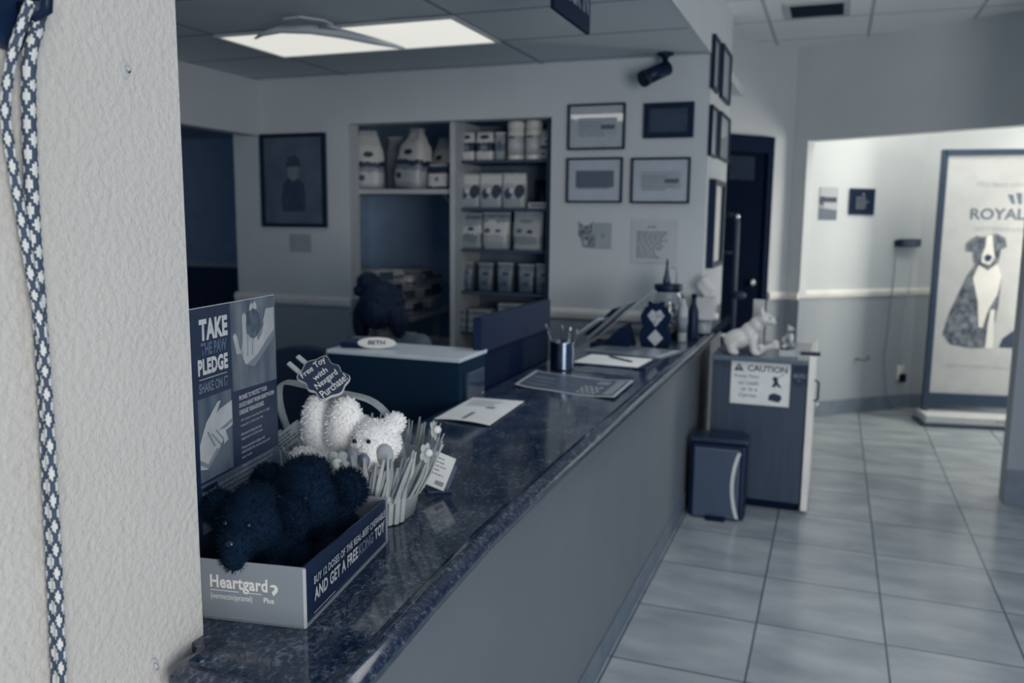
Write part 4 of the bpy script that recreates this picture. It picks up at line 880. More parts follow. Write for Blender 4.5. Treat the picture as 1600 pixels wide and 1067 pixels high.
flatprint(P1, ZC+0.0022, [(0.45, 0.06, 0.52, 0.34), (0.55, 0.55, 0.7, 0.62)]+rowprint(5, 0.1, 0.8, 0.62, 0.06, 0.012, 3), 'print', INKSOFT, lp, c1)
P2 = [(-1.082, 2.90), (-0.683, 2.823), (-0.689, 3.162), (-1.106, 3.215)]
c2 = lambda u, v: 0.010*(max(0, 0.3-u)/0.3)**2+0.006*max(0, u-0.8)/0.2+0.003*math.sin(u*5)**2
pm = thing('placemat_flyer', 'dark printed flyer with pale border on the counter before the pen cup', 'flyer', (0, 0, 0))
sheet_mesh(P2, ZC, c2).build('sheet', PAPERG, pm)
flatprint(P2, ZC+0.0018, [(0.03, 0.05, 0.97, 0.95)], 'dark_ground', mat('flyer_dark', (70, 84, 102), 0.4), pm, c2)
flatprint(P2, ZC+0.0026, [(0.06, 0.2, 0.3, 0.24), (0.06, 0.4, 0.32, 0.44), (0.05, 0.6, 0.28, 0.66), (0.7, 0.62, 0.82, 0.82), (0.86, 0.1, 0.95, 0.9)], 'print', INKSOFT, pm, c2)
flatprint(P2, ZC+0.0030, [(0.6+0.05*i+0.02*(j % 2), 0.12+0.1*j, 0.63+0.05*i+0.02*(j % 2), 0.18+0.1*j) for i in range(4) for j in range(4)], 'dots', PAPERG, pm, c2)
FQ = [(-1.03, 3.30), (-0.79, 3.27), (-0.78, 3.43), (-0.99, 3.46)]
fy = thing('dark_flyer', 'small dark leaflet half under the clipboard', 'leaflet', (0, 0, 0))
sheet_mesh([(-0.985, 3.30), (-0.76, 3.28), (-0.75, 3.425), (-0.96, 3.445)], ZC, lambda u, v: 0.001).build('sheet', mat('leaflet_dark', (60, 76, 96), 0.35, (100, 112, 124), 18), fy)
cl = thing('clipboard', 'dark clipboard with a white form beside the pen cup', 'clipboard', (-0.86, 3.585, ZC), math.radians(-4))
MB().box((0, 0, 0.004), (0.335, 0.26, 0.008), 0.002).build('board', BLACK, cl)
MB().box((-0.015, -0.005, 0.0095), (0.285, 0.235, 0.003)).build('form', PAPER, cl)
pn = thing('ballpoint_pen', 'dark ballpoint pen lying on the clipboard form', 'pen', (-0.845, 3.60, ZC+0.0155), math.radians(-38))
MB().tube([(-0.085, 0, 0), (-0.075, 0, 0), (0.055, 0, 0), (0.078, 0, 0)], [0.001, 0.0035, 0.0042, 0.002], 10).build('barrel', BLACK, pn)
MB().tube([(-0.09, 0, 0), (-0.078, 0, 0)], 0.0025, 8).box((-0.05, 0, 0.004), (0.04, 0.003, 0.0015)).build('clip', GREYM, pn)
ML = thing('plastic_sleeve', 'clear plastic sleeve with a printed sheet behind the clipboard', 'sleeve', (-0.87, 3.945, ZC), math.radians(-12))
MB().box((0, 0, 0.002), (0.40, 0.26, 0.003), 0.001).build('sheet', mat('sleeve_sheet', (134, 144, 153), 0.2, (142, 152, 160), 8), ML)
MB().box((-0.06, 0.02, 0.0038), (0.14, 0.19, 0.0006)).build('dark_print', INKMID, ML); MB().box((0.175, 0, 0.0038), (0.03, 0.25, 0.0006)).build('pale_edge', PAPERG, ML)
# pen cup
pcup = thing('pen_cup', 'dark ribbed metal cup holding pens on the counter', 'pen cup', (-1.035, 3.34, ZC))
prof = [(0, 0), (0.050, 0)]
for k in range(11): prof += [(0.050, 0.004+k*0.010), (0.052, 0.008+k*0.010), (0.050, 0.012+k*0.010)]
prof += [(0.051, 0.118), (0.046, 0.118), (0.045, 0.006), (0, 0.006)]
MB().lathe(prof, 32).build('cup', mat('cup_metal', (120, 134, 150), 0.16, metal=1.0), pcup)
for k, (dx, dy, lean, hh, cc, desc) in enumerate(((-0.015, 0.0, (-0.055, -0.01), 0.175, (84, 98, 114), 'grey pen leaning far left in the cup'), (-0.005, 0.015, (-0.002, 0.0), 0.172, (30, 46, 70), 'dark upright pen in the cup'), (0.012, -0.005, (0.022, 0.0), 0.168, (150, 158, 165), 'silver pen leaning right in the cup'), (0.02, 0.012, (0.035, 0.01), 0.155, (96, 110, 124), 'dull grey pen at the right rim of the cup'))):
    o = thing('cup_pen', desc, 'pen', (-1.035+dx, 3.34+dy, ZC+0.0075), 0, 'pens in the cup')
    e = Vector((lean[0], lean[1], hh)); MB().tube([(0, 0, 0), e*0.06, e*0.9, e], [0.001, 0.0042, 0.0042, 0.003], 8).build('barrel', mat('pen_%d' % k, cc, 0.3), o)
    MB().tube([e*0.86, e*1.02], [0.0048, 0.0042], 8).build('cap', CHROME if k == 2 else GREYM, o)
    MB().box(e*0.86+Vector((0, -0.006, 0)), (0.002, 0.002, 0.035)).build('clip', CHROME, o)
# brochure stand with leaning sheets
bs = thing('brochure_easel', 'dark easel base holding tilted brochures by the back wall', 'easel', (-1.0, 4.12, ZC))
MB().prism([(-0.06, 0), (0.09, 0), (0.06, 0.10), (0.045, 0.10)], -0.08, 0.08, Matrix.Rotation(PI/2, 4, 'X')).build('base', BLACKM, bs)
MB().box((-0.07, 0, 0.008), (0.08, 0.17, 0.016), 0.002).build('lip', BLACK, bs)
def lean_sheet(label, x0, y0, z0, L, wd, tilt, th, mm, rz=0.0):
    o = thing('brochure', label, 'brochure', (x0, y0, z0), rz, 'brochures leaning on the easel')
    R = Matrix.Rotation(-tilt, 3, 'Y')
    MB().box(R @ Vector((L/2, 0, th/2)), (L, wd, th), 0.0005, rot=R).build('sheet', mm, o); return o
lean_sheet('long thin pale brochure rising highest toward the wall', -1.105, 4.16, ZC+0.022, 0.375, 0.15, math.radians(42), 0.004, mat('brochure_pale', (148, 156, 163), 0.5), 0.1)
lean_sheet('thick grey folder leaning on the easel', -1.11, 4.10, ZC+0.032, 0.27, 0.16, math.radians(43), 0.012, mat('folder_grey', (128, 138, 148), 0.5), -0.05)
lean_sheet('short dark brochure in front on the easel', -1.115, 4.06, ZC+0.052, 0.20, 0.14, math.radians(44), 0.006, BLACK, -0.1)
lean_sheet('pale short brochure at the left of the easel', -1.135, 4.00, ZC+0.062, 0.14, 0.15, math.radians(36), 0.008, PAPERG, -0.18)
# novelty stand
nv = thing('novelty_stand', 'black hourglass shaped stand with two pale diamond pictures', 'ornament', (-0.805, 4.15, ZC), math.radians(10))
out = [(-0.068, 0), (0.068, 0), (0.078, 0.04), (0.070, 0.085), (0.058, 0.10), (0.072, 0.125), (0.075, 0.155), (0.055, 0.19), (0.02, 0.213), (-0.02, 0.213), (-0.055, 0.19), (-0.075, 0.155), (-0.072, 0.125), (-0.058, 0.10), (-0.070, 0.085), (-0.078, 0.04)]
MB().prism(out, -0.03, 0.03, Matrix.Rotation(PI/2, 4, 'X'), 0.008, 3).build('body', BLACKM, nv)
m = MB(); m.flat([(0, 0.10), (0.042, 0.155), (0.02, 0.185), (0, 0.175), (-0.02, 0.185), (-0.042, 0.155)], -0.0308); m.build('heart_picture', mat('novelty_print', (116, 127, 138), 0.5, (176, 182, 186), 40), nv)
m = MB(); m.flat([(0, -0.0+0.004), (0.038, 0.045), (0, 0.088), (-0.038, 0.045)], -0.0308); m.build('diamond_picture', PAPERG, nv)
for sx in (-1, 1): MB().ell((sx*0.03, 0, 0.212), 0.012).build('ear', BLACKM, nv)
# treat jar
tj = thing('treat_jar', 'glass treat jar with dark flat lid near the back wall', 'jar', (-0.805, 4.46, ZC))
GLS = mat('jar_glass', (232, 236, 238), 0.03, trans=1.0, spec=0.5)
MB().lathe([(0, 0), (0.066, 0), (0.072, 0.015), (0.072, 0.22), (0.06, 0.245), (0.06, 0.255), (0.057, 0.255), (0.057, 0.243), (0.068, 0.218), (0.068, 0.016), (0, 0.006)], 28).build('glass', GLS, tj)
m = MB(); rg = random.Random(4)
for k in range(46):
    a = rg.uniform(0, 2*PI); r = rg.uniform(0, 0.046); m.ell((r*math.cos(a), r*math.sin(a), 0.022+0.175*k/46), (0.017, 0.012, 0.010), Euler((rg.uniform(0, 3), rg.uniform(0, 3), rg.uniform(0, 3))).to_matrix(), 8, 6)
o = m.build('treats', mat('treats', (54, 70, 92), 0.7, (228, 229, 225), 26, detail=1), tj); o['kind'] = 'stuff'
MB().lathe([(0, 0.256), (0.072, 0.256), (0.074, 0.262), (0.074, 0.284), (0.07, 0.288), (0, 0.288)], 28).build('lid', BLACK, tj)
fg = thing('spire_figurine', 'small dark pointed figurine with a wire ring on the treat jar lid', 'figurine', (-0.815, 4.46, ZC+0.288))
MB().lathe([(0, 0), (0.020, 0), (0.022, 0.02), (0.014, 0.05), (0.009, 0.08), (0.006, 0.125), (0, 0.135)], 14).build('spire', mat('spire_grey', (52, 68, 90), 0.4), fg)
MB().tube([(0.05, 0.0, 0.002), (0.052, 0, 0.07), (0.04, 0, 0.09), (0.02, 0, 0.085)], 0.003, 8).build('ring', GREYM, fg)
pb = thing('pale_bottle', 'tall pale bottle standing right of the treat jar', 'bottle', (-0.708, 4.36, ZC))
MB().lathe([(0, 0), (0.021, 0), (0.023, 0.006), (0.023, 0.17), (0.012, 0.20), (0.011, 0.225), (0, 0.225)], 18).build('body', mat('bottle_pale', (160, 168, 174), 0.3), pb)
MB().lathe([(0, 0.226), (0.013, 0.226), (0.013, 0.25), (0, 0.25)], 16).build('cap', GREYM, pb)
MB().lathe([(0.0235, 0.05), (0.0238, 0.05), (0.0238, 0.13), (0.0235, 0.13)], 18).build('label_band', INKSOFT, pb)
db = thing('dark_bottle', 'tall dark bottle between the pale bottle and the tissues', 'bottle', (-0.672, 4.48, ZC))
MB().lathe([(0, 0), (0.026, 0), (0.028, 0.006), (0.028, 0.15), (0.014, 0.19), (0.012, 0.22), (0, 0.22)], 18).build('body', BLACK, db)
MB().lathe([(0, 0.221), (0.014, 0.221), (0.014, 0.24), (0, 0.24)], 16).build('cap', BLACKM, db)
pt = thing('grey_pot', 'grey pot under the white tissue box at the wall corner', 'pot', (-0.648, 4.71, ZC))
MB().lathe([(0, 0), (0.032, 0), (0.038, 0.006), (0.042, 0.085), (0.039, 0.085), (0.035, 0.008), (0, 0.006)], 20).build('body', mat('pot_grey', (150, 158, 165), 0.4), pt)
MB().lathe([(0.033, -0.001), (0.039, -0.001), (0.039, 0.008), (0.033, 0.008)], 20).build('base_ring', BLACK, pt, loc=(0, 0, 0.001))
tb = thing('tissue_box', 'white tissue box stacked on a grey pot at the wall corner', 'tissue box', (-0.648, 4.71, ZC+0.0855))
MB().box((0, 0, 0.06), (0.115, 0.115, 0.12), 0.004).build('box', mat('tissue_box_white', (188, 192, 194), 0.6), tb)
m = MB(); rings = []
for k in range(7):
    z = 0.12+k*0.019; r = (0.02, 0.032, 0.042, 0.046, 0.040, 0.026, 0.006)[k]; rings.append([(r*(1+0.22*math.sin(3*a+k))*math.cos(a)+0.008*math.sin(k), r*(0.8+0.2*math.cos(4*a+k*1.3))*math.sin(a), z+0.008*math.sin(2*a+k)) for a in [2*PI*j/18 for j in range(18)]])
m.loft(rings); m.build('tissue', mat('tissue_white', (210, 212, 211), 0.8), tb)
MB().ell((0.068, -0.03, 0.02), (0.014, 0.012, 0.02)).build('tag', WHITE, tb)

# ------------------------------------------------------------------ behind the counter
dk = thing('desk', 'dark low work desk behind the counter', 'desk', (-1.435, 2.9, 0))
MB().box((0, 0, 0.72), (0.53, 3.2, 0.03), 0.003).build('desktop', DARKWOOD, dk)
for x in (-0.235, 0.235):
    for y in (-1.55, 1.55): MB().box((x, y, 0.3525), (0.04, 0.04, 0.705)).build('leg', BLACK, dk)
bb = thing('printer', 'large black printer with pale top on the desk behind the counter', 'printer', (-1.425, 2.70, 0.735), math.radians(0))
RIM = mat('printer_rim', (98, 112, 128), 0.4)
MB().box((0, 0, 0.165), (0.522, 0.23, 0.33), 0.004).build('body', mat('printer_black', (20, 42, 62), 0.7, spec=0.08), bb)
MB().box((0.0, 0.005, 0.3385), (0.528, 0.245, 0.015), 0.004).build('top', mat('printer_top', (192, 202, 212), 0.35), bb)
m = MB(); m.box((-0.264, -0.116, 0.165), (0.010, 0.010, 0.33), 0.002); m.build('rim', RIM, bb)
MB().box((0.268, 0.0, 0.24), (0.012, 0.15, 0.10), 0.002).build('side_tray', mat('smoke_plastic', (52, 68, 90), 0.12), bb)
MB().box((0.270, 0.06, 0.19), (0.012, 0.02, 0.02), 0.002).build('latch', PAPERG, bb)
bdg = thing('oval_badge', 'white oval badge with dark letters standing on the printer', 'badge', (-1.525, 2.655, 1.0815), math.radians(-8), rot=(math.radians(-35), 0, math.radians(18)))
ov = [(0.070*math.cos(2*PI*k/40), 0.0245+0.0225*math.sin(2*PI*k/40)) for k in range(40)]
MB().prism(ov, -0.004, 0.004, Matrix.Rotation(PI/2, 4, 'X'), 0.001).build('plate', WHITE, bdg)
m = MB(); put_text(m, 'BETH', 0.0, 0.0245, 0.062, 0.017, -0.0046, 0.03); m.build('lettering', INK, bdg)
ph = thing('desk_phone', 'dark flat handset at the left end of the printer top', 'handset', (-1.635, 2.72, 1.0815), math.radians(12))
MB().box((0, 0, 0.011), (0.09, 0.16, 0.022), 0.006).build('body', BLACK, ph)
MB().box((0, 0.03, 0.0235), (0.06, 0.05, 0.003)).build('display', RIM, ph)
sr = thing('desk_screen', 'long dark slab screen standing on the desk edge behind the counter', 'screen', (-1.182, 3.175, 0.735))
MB().box((0, 0, 0.40), (0.036, 0.79, 0.13), 0.004).build('upper_panel', mat('screen_upper', (22, 40, 68), 0.6, spec=0.2), sr)
MB().box((-0.006, 0, 0.168), (0.02, 0.77, 0.334), 0.002).build('lower_panel', mat('screen_lower', (10, 28, 54), 0.7, spec=0.1), sr)
def office_chair(label, loc, rz, hb=1.0):
    t = thing('office_chair', label, 'chair', loc, rz, 'office chairs behind the counter')
    m = MB(); m.box((0, 0, 0.46), (0.48, 0.46, 0.08), 0.035, seg=3); m.build('seat', mat('chair_fabric', (26, 42, 68), 0.85), t)
    out = [(-0.24, 0.58), (0.24, 0.58), (0.275, 0.75)]+[(0.27*math.cos(a), hb-0.17+0.17*math.sin(a)) for a in [PI*k/12 for k in range(13)]]+[(-0.275, 0.75)]
    MB().prism(out, -0.03, 0.03, Matrix.Translation((0, 0.24, 0)) @ Matrix.Rotation(PI/2, 4, 'X'), 0.015, 3).build('backrest', mat('chair_fabric', (26, 42, 68), 0.85), t)
    MB().box((0, 0.27, 0.55), (0.06, 0.02, 0.24)).build('back_post', BLACK, t)
    MB().cyl((0, 0, 0.07), (0, 0, 0.42), 0.03, n=12).build('column', BLACK, t)
    for k in range(5):
        a = 2*PI*k/5; l = MB().tube([(0, 0, 0.09), (0.27*math.cos(a), 0.27*math.sin(a), 0.065)], [0.025, 0.018], 8).build('leg', BLACK, t)
        MB().ell((0.27*math.cos(a), 0.27*math.sin(a), 0.028), (0.02, 0.02, 0.028)).build('caster', BLACKM, l)
    for s in (-1, 1):
        MB().tube([(s*0.23, 0.1, 0.46), (s*0.29, 0.1, 0.48), (s*0.29, 0.06, 0.66), (s*0.29, -0.12, 0.67)], 0.018, 8).build('armrest', BLACK, t)
    return t
office_chair('empty dark office chair with rounded back left of the printer', (-2.01, 3.16, 0), math.radians(182), 1.03)
office_chair('dark office chair the person with the hair bun sits on', (-2.10, 3.86, 0), math.radians(28), 0.92)

# seated person, head bowed over the desk
pe = thing('person', 'seated person with dark hair in a bun, head bowed, in a grey top', 'person', (-2.10, 3.86, 0))
def pv(x, y, z): return Vector((x+2.10, y-3.86, z))
g = MB()
def limb(a, b, r0, r1): 
    a = Vector(a); b = Vector(b); g.cyl(a, b, r0, r1, 14); g.ell(a, r0, None, 14, 10); g.ell(b, r1, None, 14, 10)
hip = pv(-2.10, 3.84, 0.60); chest = pv(-2.06, 3.71, 0.87); neck = pv(-2.045, 3.655, 1.00); head = pv(-2.025, 3.585, 1.115)
g.ell(hip, (0.17, 0.13, 0.11)); g.ell(pv(-2.085, 3.79, 0.74), (0.14, 0.105, 0.14)); g.ell(chest, (0.165, 0.105, 0.14)); limb(chest+Vector((-0.13, 0.0, 0.06)), chest+Vector((0.13, 0.0, 0.06)), 0.055, 0.055)
limb(neck-Vector((0, -0.01, 0.05)), head-Vector((0, -0.02, 0.06)), 0.055, 0.048)
g.ell(head, (0.075, 0.092, 0.105), Matrix.Rotation(0.75, 3, 'X')); g.ell(head+Vector((0.008, -0.055, -0.055)), (0.05, 0.045, 0.055), Matrix.Rotation(0.75, 3, 'X'))
g.ell(head+Vector((0.012, -0.108, -0.035)), (0.014, 0.018, 0.018))
for s in (-1, 1): g.ell(head+Vector((s*0.076, 0.0, -0.02)), (0.012, 0.022, 0.032))
hands = {-1: pv(-1.70, 3.40, 0.755), 1: pv(-1.66, 3.60, 0.755)}
for s in (-1, 1):
    sh = chest+Vector((s*0.175, 0.0, 0.055)); el = Vector((chest.x+s*0.20+0.06, chest.y-0.10, 0.77)); ha = hands[s]
    limb(sh, el, 0.052, 0.042); limb(el, ha, 0.040, 0.027)
    d = (ha-el); d.z = 0; d.normalize(); sd = Vector((-d.y, d.x, 0))
    g.ell(ha+d*0.045, (0.038, 0.038, 0.014))
    for k, ln in enumerate((0.062, 0.072, 0.066, 0.05)):
        o2 = sd*(-0.03+0.02*k); k0 = ha+d*0.07+o2; k1 = k0+d*ln*0.55+Vector((0, 0, 0.006)); k2 = k1+d*ln*0.5+Vector((0, 0, -0.006)); limb(k0, k1, 0.0085, 0.008); limb(k1, k2, 0.008, 0.0065)
    t0 = ha+d*0.03-sd*0.035*s*1; limb(t0, t0+d*0.03-sd*0.02*s, 0.0095, 0.009); limb(t0+d*0.03-sd*0.02*s, t0+d*0.058-sd*0.02*s, 0.009, 0.007)
    kn = hip+Vector((s*0.10+0.24, -0.36, -0.07)); an = Vector((kn.x+0.02, kn.y-0.02, 0.09)); limb(hip+Vector((s*0.085, -0.03, -0.02)), kn, 0.085, 0.058); limb(kn, an, 0.055, 0.036); limb(an+Vector((0, 0.0, -0.045)), an+Vector((0.08, -0.13, -0.06)), 0.036, 0.028)
remesh(g, 0.0065, 4).build('body', SKIN, pe)
# clothing: a slightly larger shell over trunk and arms, and over the legs
g = MB(); g.ell(pv(-2.085, 3.79, 0.74), (0.155, 0.12, 0.17)); g.ell(chest, (0.18, 0.12, 0.145)); limb(chest+Vector((-0.13, 0, 0.06)), chest+Vector((0.13, 0, 0.06)), 0.065, 0.065); g.ell(hip+Vector((0, 0, 0.04)), (0.18, 0.14, 0.09))
for s in (-1, 1):
    sh = chest+Vector((s*0.175, 0.0, 0.055)); el = Vector((chest.x+s*0.20+0.06, chest.y-0.10, 0.77)); ha = hands[s]; limb(sh, el, 0.064, 0.054); limb(el, el.lerp(ha, 0.35), 0.054, 0.048)
remesh(g, 0.008, 3).build('top', mat('grey_scrub_top', (96, 110, 126), 0.85, (112, 124, 138), 18), pe)
g = MB(); g.ell(hip, (0.18, 0.14, 0.10))
for s in (-1, 1):
    kn = hip+Vector((s*0.10+0.24, -0.36, -0.07)); an = Vector((kn.x+0.02, kn.y-0.02, 0.13)); limb(hip+Vector((s*0.085, -0.03, -0.02)), kn, 0.095, 0.068); limb(kn, an, 0.066, 0.052)
remesh(g, 0.009, 3).build('trousers', mat('dark_trousers', (36, 52, 78), 0.9), pe)
HAIR = mat('dark_hair', (8, 24, 50), 0.6, (26, 42, 66), 34, spec=0.2, stretch=(1, 1, 0.25))
g = MB(); g.ell(head+Vector((0, 0.0, 0.022)), (0.108, 0.118, 0.112), Matrix.Rotation(0.6, 3, 'X')); g.ell(head+Vector((0.01, -0.072, -0.004)), (0.090, 0.070, 0.088)); g.ell(head+Vector((-0.095, -0.03, -0.06)), (0.035, 0.055, 0.10)); g.ell(head+Vector((0.105, -0.025, -0.05)), (0.04, 0.055, 0.085)); g.ell(head+Vector((0, 0.06, -0.03)), (0.085, 0.06, 0.09)); g.ell(head+Vector((0.0, -0.06, 0.06)), (0.07, 0.04, 0.035))
hr = remesh(g, 0.007, 4); add_fur(hr, 900, 0.02, 0.0015, 9, 1.6, 0.4); hair = hr.build('hair', HAIR, pe)
g = MB(); g.ell(head+Vector((-0.082, 0.02, 0.125)), (0.058, 0.052, 0.052)); g.ell(head+Vector((-0.118, 0.0, 0.085)), (0.034, 0.03, 0.03)); hr = remesh(g, 0.006, 3); add_fur(hr, 260, 0.018, 0.0014, 12, 1.4); hr.build('bun', HAIR, hair)
for q in (Vector((-0.028, -0.098, -0.012)), Vector((0.042, -0.094, -0.012))): MB().ell(head+q, (0.012, 0.006, 0.006)).build('eye', BLACK, pe)
m = MB(); m.ell(head+Vector((0.01, -0.098, -0.075)), (0.02, 0.007, 0.006)); m.build('mouth', mat('lips', (104, 110, 120), 0.5), pe)

# ------------------------------------------------------------------ niche shelving and stock
SHW = mat('shelf_white', (186, 191, 194), 0.5); SHD = mat('shelf_dark', (60, 76, 98), 0.5)
us = thing('shelving_unit', 'tall shelf unit with five dark shelves right of the white divider', 'shelf unit', (-1.93, 4.95, 0))
MB().box((-0.308, 0.11, 1.085), (0.034, 0.40, 2.13), 0.002).build('divider', SHW, us)
MB().box((0.302, 0.13, 1.085), (0.02, 0.36, 2.13), 0.002).build('side_panel', SHD, us)
MB().box((0.0, 0.316, 1.085), (0.584, 0.012, 2.13)).build('back_panel', mat('shelf_back', (104, 117, 132), 0.6), us)
SZ = [1.912, 1.618, 1.362, 1.092, 0.835, 0.45]
for z in SZ: MB().box((0.0005, 0.155, z-0.009), (0.582, 0.30, 0.018), 0.001).build('shelf', SHD, us)
wsu = thing('upper_shelf', 'pale wall shelf holding tall food bags in the closet opening', 'shelf', (-2.76, 5.12, 1.735))
MB().box((0, 0, -0.015), (0.96, 0.40, 0.03), 0.002).build('board', SHW, wsu)
for x in (-0.4, 0.4): MB().prism([(0.18, -0.03), (-0.12, -0.03), (0.18, -0.22)], x-0.008, x+0.008, Matrix.Rotation(PI/2, 4, 'Z') @ Matrix.Rotation(PI/2, 4, 'X')).build('bracket', SHW, wsu)
wsl = thing('lower_shelf', 'pale low shelf running back into the closet under the piled bags', 'shelf', (-3.26, 5.66, 0.85))
MB().prism([(-0.46, -0.74), (0.49, -0.74), (0.37, 0.72), (-0.46, 0.72)], -0.035, 0.0).build('board', SHW, wsl)
for y in (-0.6, 0.5): MB().box((-0.38, y, -0.44), (0.05, 0.05, 0.81)).build('support', SHW, wsl); MB().box((0.28, y, -0.44), (0.05, 0.05, 0.81)).build('support', SHW, wsl)

def bag_mesh(w, d, h, seed=0, top=0.012, gusset=True, pinch=0.92):
    """filled pouch: boxy foot, swelling belly, pinched and crimped top"""
    rg = random.Random(seed); m = MB(); rings = []; N = 28
    for k in range(15):
        t = k/14; z = h*t
        if t < 0.72: dd_ = d/2*(0.86+0.14*math.sin(PI*min(1, t/0.55)))*(1-0.25*max(0, (t-0.45)/0.27))
        else: dd_ = d/2*0.75*(1-(t-0.72)/0.20) if t < 0.90 else top/2
        dd_ = max(dd_, top/2); ww = w/2*(0.96+0.04*math.sin(PI*t))*(1-(1-pinch)*max(0, t-0.6)/0.4)
        ex = 4.5 if t < 0.7 else 8
        ring = []
        for j in range(N):
            a = 2*PI*j/N; c, s = math.cos(a), math.sin(a); den = (abs(c)**ex+abs(s)**ex)**(1/ex)
            wr = 0.004*rg.uniform(-1, 1)*(w/0.2)*(0 if k == 0 else 1)
            ring.append((ww*c/den+wr, dd_*s/den+wr*0.6, z+(0 if 0 < t < 1 else 0)))
        rings.append(ring)
    return m.loft(rings)
LT = (212, 214, 211); MD = (128, 138, 148); DKc = (40, 56, 80); GR = (160, 167, 172)
B_food = band_mat('bag_big', [(0, GR), (0.10, (186, 190, 192)), (0.30, MD), (0.38, DKc), (0.47, LT), (0.9, (190, 194, 196))], [(0.5, 0.6, 0.16, 0.05, DKc), (0.3, 0.2, 0.1, 0.05, DKc)])
B_side = band_mat('bag_plain', [(0, (110, 122, 134)), (0.45, (124, 135, 145)), (0.8, (138, 147, 155))], [], 0.3)
B_box = band_mat('bag_pair', [(0, LT), (0.32, DKc), (0.62, LT)], [(0.5, 0.82, 0.25, 0.07, DKc), (0.5, 0.45, 0.22, 0.1, MD)], 0.35, 0.1)
B_chk = band_mat('bag_check', [(0, GR), (0.3, (176, 182, 186)), (0.68, LT)], [(0.72, 0.48, 0.2, 0.2, DKc), (0.28, 0.42, 0.16, 0.15, (60, 76, 96)), (0.42, 0.5, 0.10, 0.08, LT)], 0.35, 0.10)
B_pch = band_mat('pouch_mid', [(0, (150, 158, 164)), (0.18, (120, 131, 141)), (0.42, (196, 199, 199)), (0.62, (150, 158, 165)), (0.82, (112, 124, 136))], [(0.6, 0.55, 0.12, 0.05, DKc), (0.2, 0.45, 0.12, 0.06, (80, 94, 112))], 0.3, 0.12)
B_sml = band_mat('pouch_small', [(0, (84, 98, 114)), (0.3, (104, 117, 131)), (0.55, (132, 142, 151)), (0.75, (112, 124, 136))], [(0.55, 0.62, 0.25, 0.07, (64, 80, 100)), (0.5, 0.3, 0.2, 0.08, (64, 80, 100))], 0.35, 0.15)
B_ctn = band_mat('carton', [(0, (140, 149, 157)), (0.35, (104, 117, 131)), (0.6, (150, 158, 164))], [(0.4, 0.5, 0.22, 0.2, (84, 98, 114))], 0.5, 0.08)
def bag(name, label, cat, loc, rz, w, d, h, m, seed, group=None, rot=None, top=0.012, pinch=0.92):
    t = thing(name, label, cat, loc, rz, group, rot)
    bag_mesh(w, d, h, seed, top, True, pinch).build('pouch', m, t)
    MB().box((0, 0, h-0.006), (w*pinch*0.98, top+0.003, 0.012), 0.001).build('top_seal', mat('bag_seal', (170, 176, 180), 0.4), t)
    return t
YS = 5.03
XR = lambda px: -2.288+(px-707)*0.00436
sh1 = SZ[0]; g1 = 'packs and tubs on the top dark shelf'
bag('treat_pack', 'first white and dark treat pack on the top dark shelf beside the divider', 'treat pack', (XR(724), YS, sh1), 0.06, 0.115, 0.075, 0.18, B_box, 1, g1, None, 0.03)
bag('treat_pack', 'second white and dark treat pack on the top dark shelf', 'treat pack', (XR(753), YS, sh1), 0.06, 0.115, 0.075, 0.178, B_box, 2, g1, None, 0.03)
bag('treat_pack', 'narrow dark sided treat pack turned away on the top dark shelf', 'treat pack', (XR(774), YS+0.02, sh1), 0.5, 0.07, 0.07, 0.175, B_ctn, 3, g1, None, 0.03)
def tub(label, loc, r, h, cat='tub'):
    t = thing('supplement_tub', label, cat, loc, 0, g1)
    MB().lathe([(0, 0), (r*0.96, 0), (r, 0.006), (r, h*0.74), (r*0.93, h*0.78), (0, h*0.78)], 24).build('body', WHITE, t)
    MB().lathe([(0, h*0.781), (r*1.0, h*0.781), (r*1.0, h*0.97), (r*0.9, h), (0, h)], 24).build('lid', mat('tub_lid', (230, 230, 224), 0.5), t)
    MB().lathe([(r*1.003, h*0.12), (r*1.006, h*0.12), (r*1.006, h*0.62), (r*1.003, h*0.62)], 24).build('wrap', mat('tub_wrap', (200, 204, 206), 0.4, (176, 182, 187), 9), t)
    MB().box((-r*0.2, -r*1.0, h*0.58), (r*0.7, 0.004, 0.012)).build('print', INKMID, t)
    return t
tub('left tall white tub with wide lid on the top dark shelf', (XR(800), YS, sh1), 0.053, 0.235); tub('right tall white tub with wide lid on the top dark shelf', (XR(827), YS, sh1), 0.053, 0.238)
bag('treat_pack', 'pale pack half hidden by the niche edge on the top dark shelf', 'treat pack', (XR(849), YS, sh1), -0.1, 0.10, 0.07, 0.18, B_food, 4, g1, None, 0.02)
sh2 = SZ[1]; g2 = 'patterned bags on the second dark shelf'
for k, (px, lb) in enumerate(((730, 'patterned pale bag next to the divider on the second dark shelf'), (765, 'patterned pale bag in the middle of the second dark shelf'), (801, 'brightest patterned pale bag at the right of the second dark shelf'))):
    bag('treat_bag', lb, 'treat bag', (XR(px), YS-0.01*k, sh2), 0.12, 0.155, 0.09, 0.215, B_chk, 11+k, g2, None, 0.04, 0.98)
t = thing('flat_pack', 'small flat pale pack lying on the second dark shelf', 'pack', (XR(837), 5.02, sh2), 0.1, g2)
MB().box((0, 0, 0.018), (0.12, 0.12, 0.036), 0.004).build('box', PAPERG, t)
MB().box((0, -0.0605, 0.018), (0.08, 0.001, 0.014)).build('print', INKMID, t)
t = thing('dark_canister', 'dark canister in the shade at the right of the second dark shelf', 'canister', (XR(832), 5.16, sh2), 0, g2)
MB().lathe([(0, 0), (0.04, 0), (0.042, 0.006), (0.042, 0.15), (0, 0.15)], 20).build('body', BLACK, t); MB().lathe([(0, 0.151), (0.043, 0.151), (0.043, 0.18), (0, 0.18)], 20).build('lid', BLACKM, t)
sh3 = SZ[2]; g3 = 'pouches on the third dark shelf'
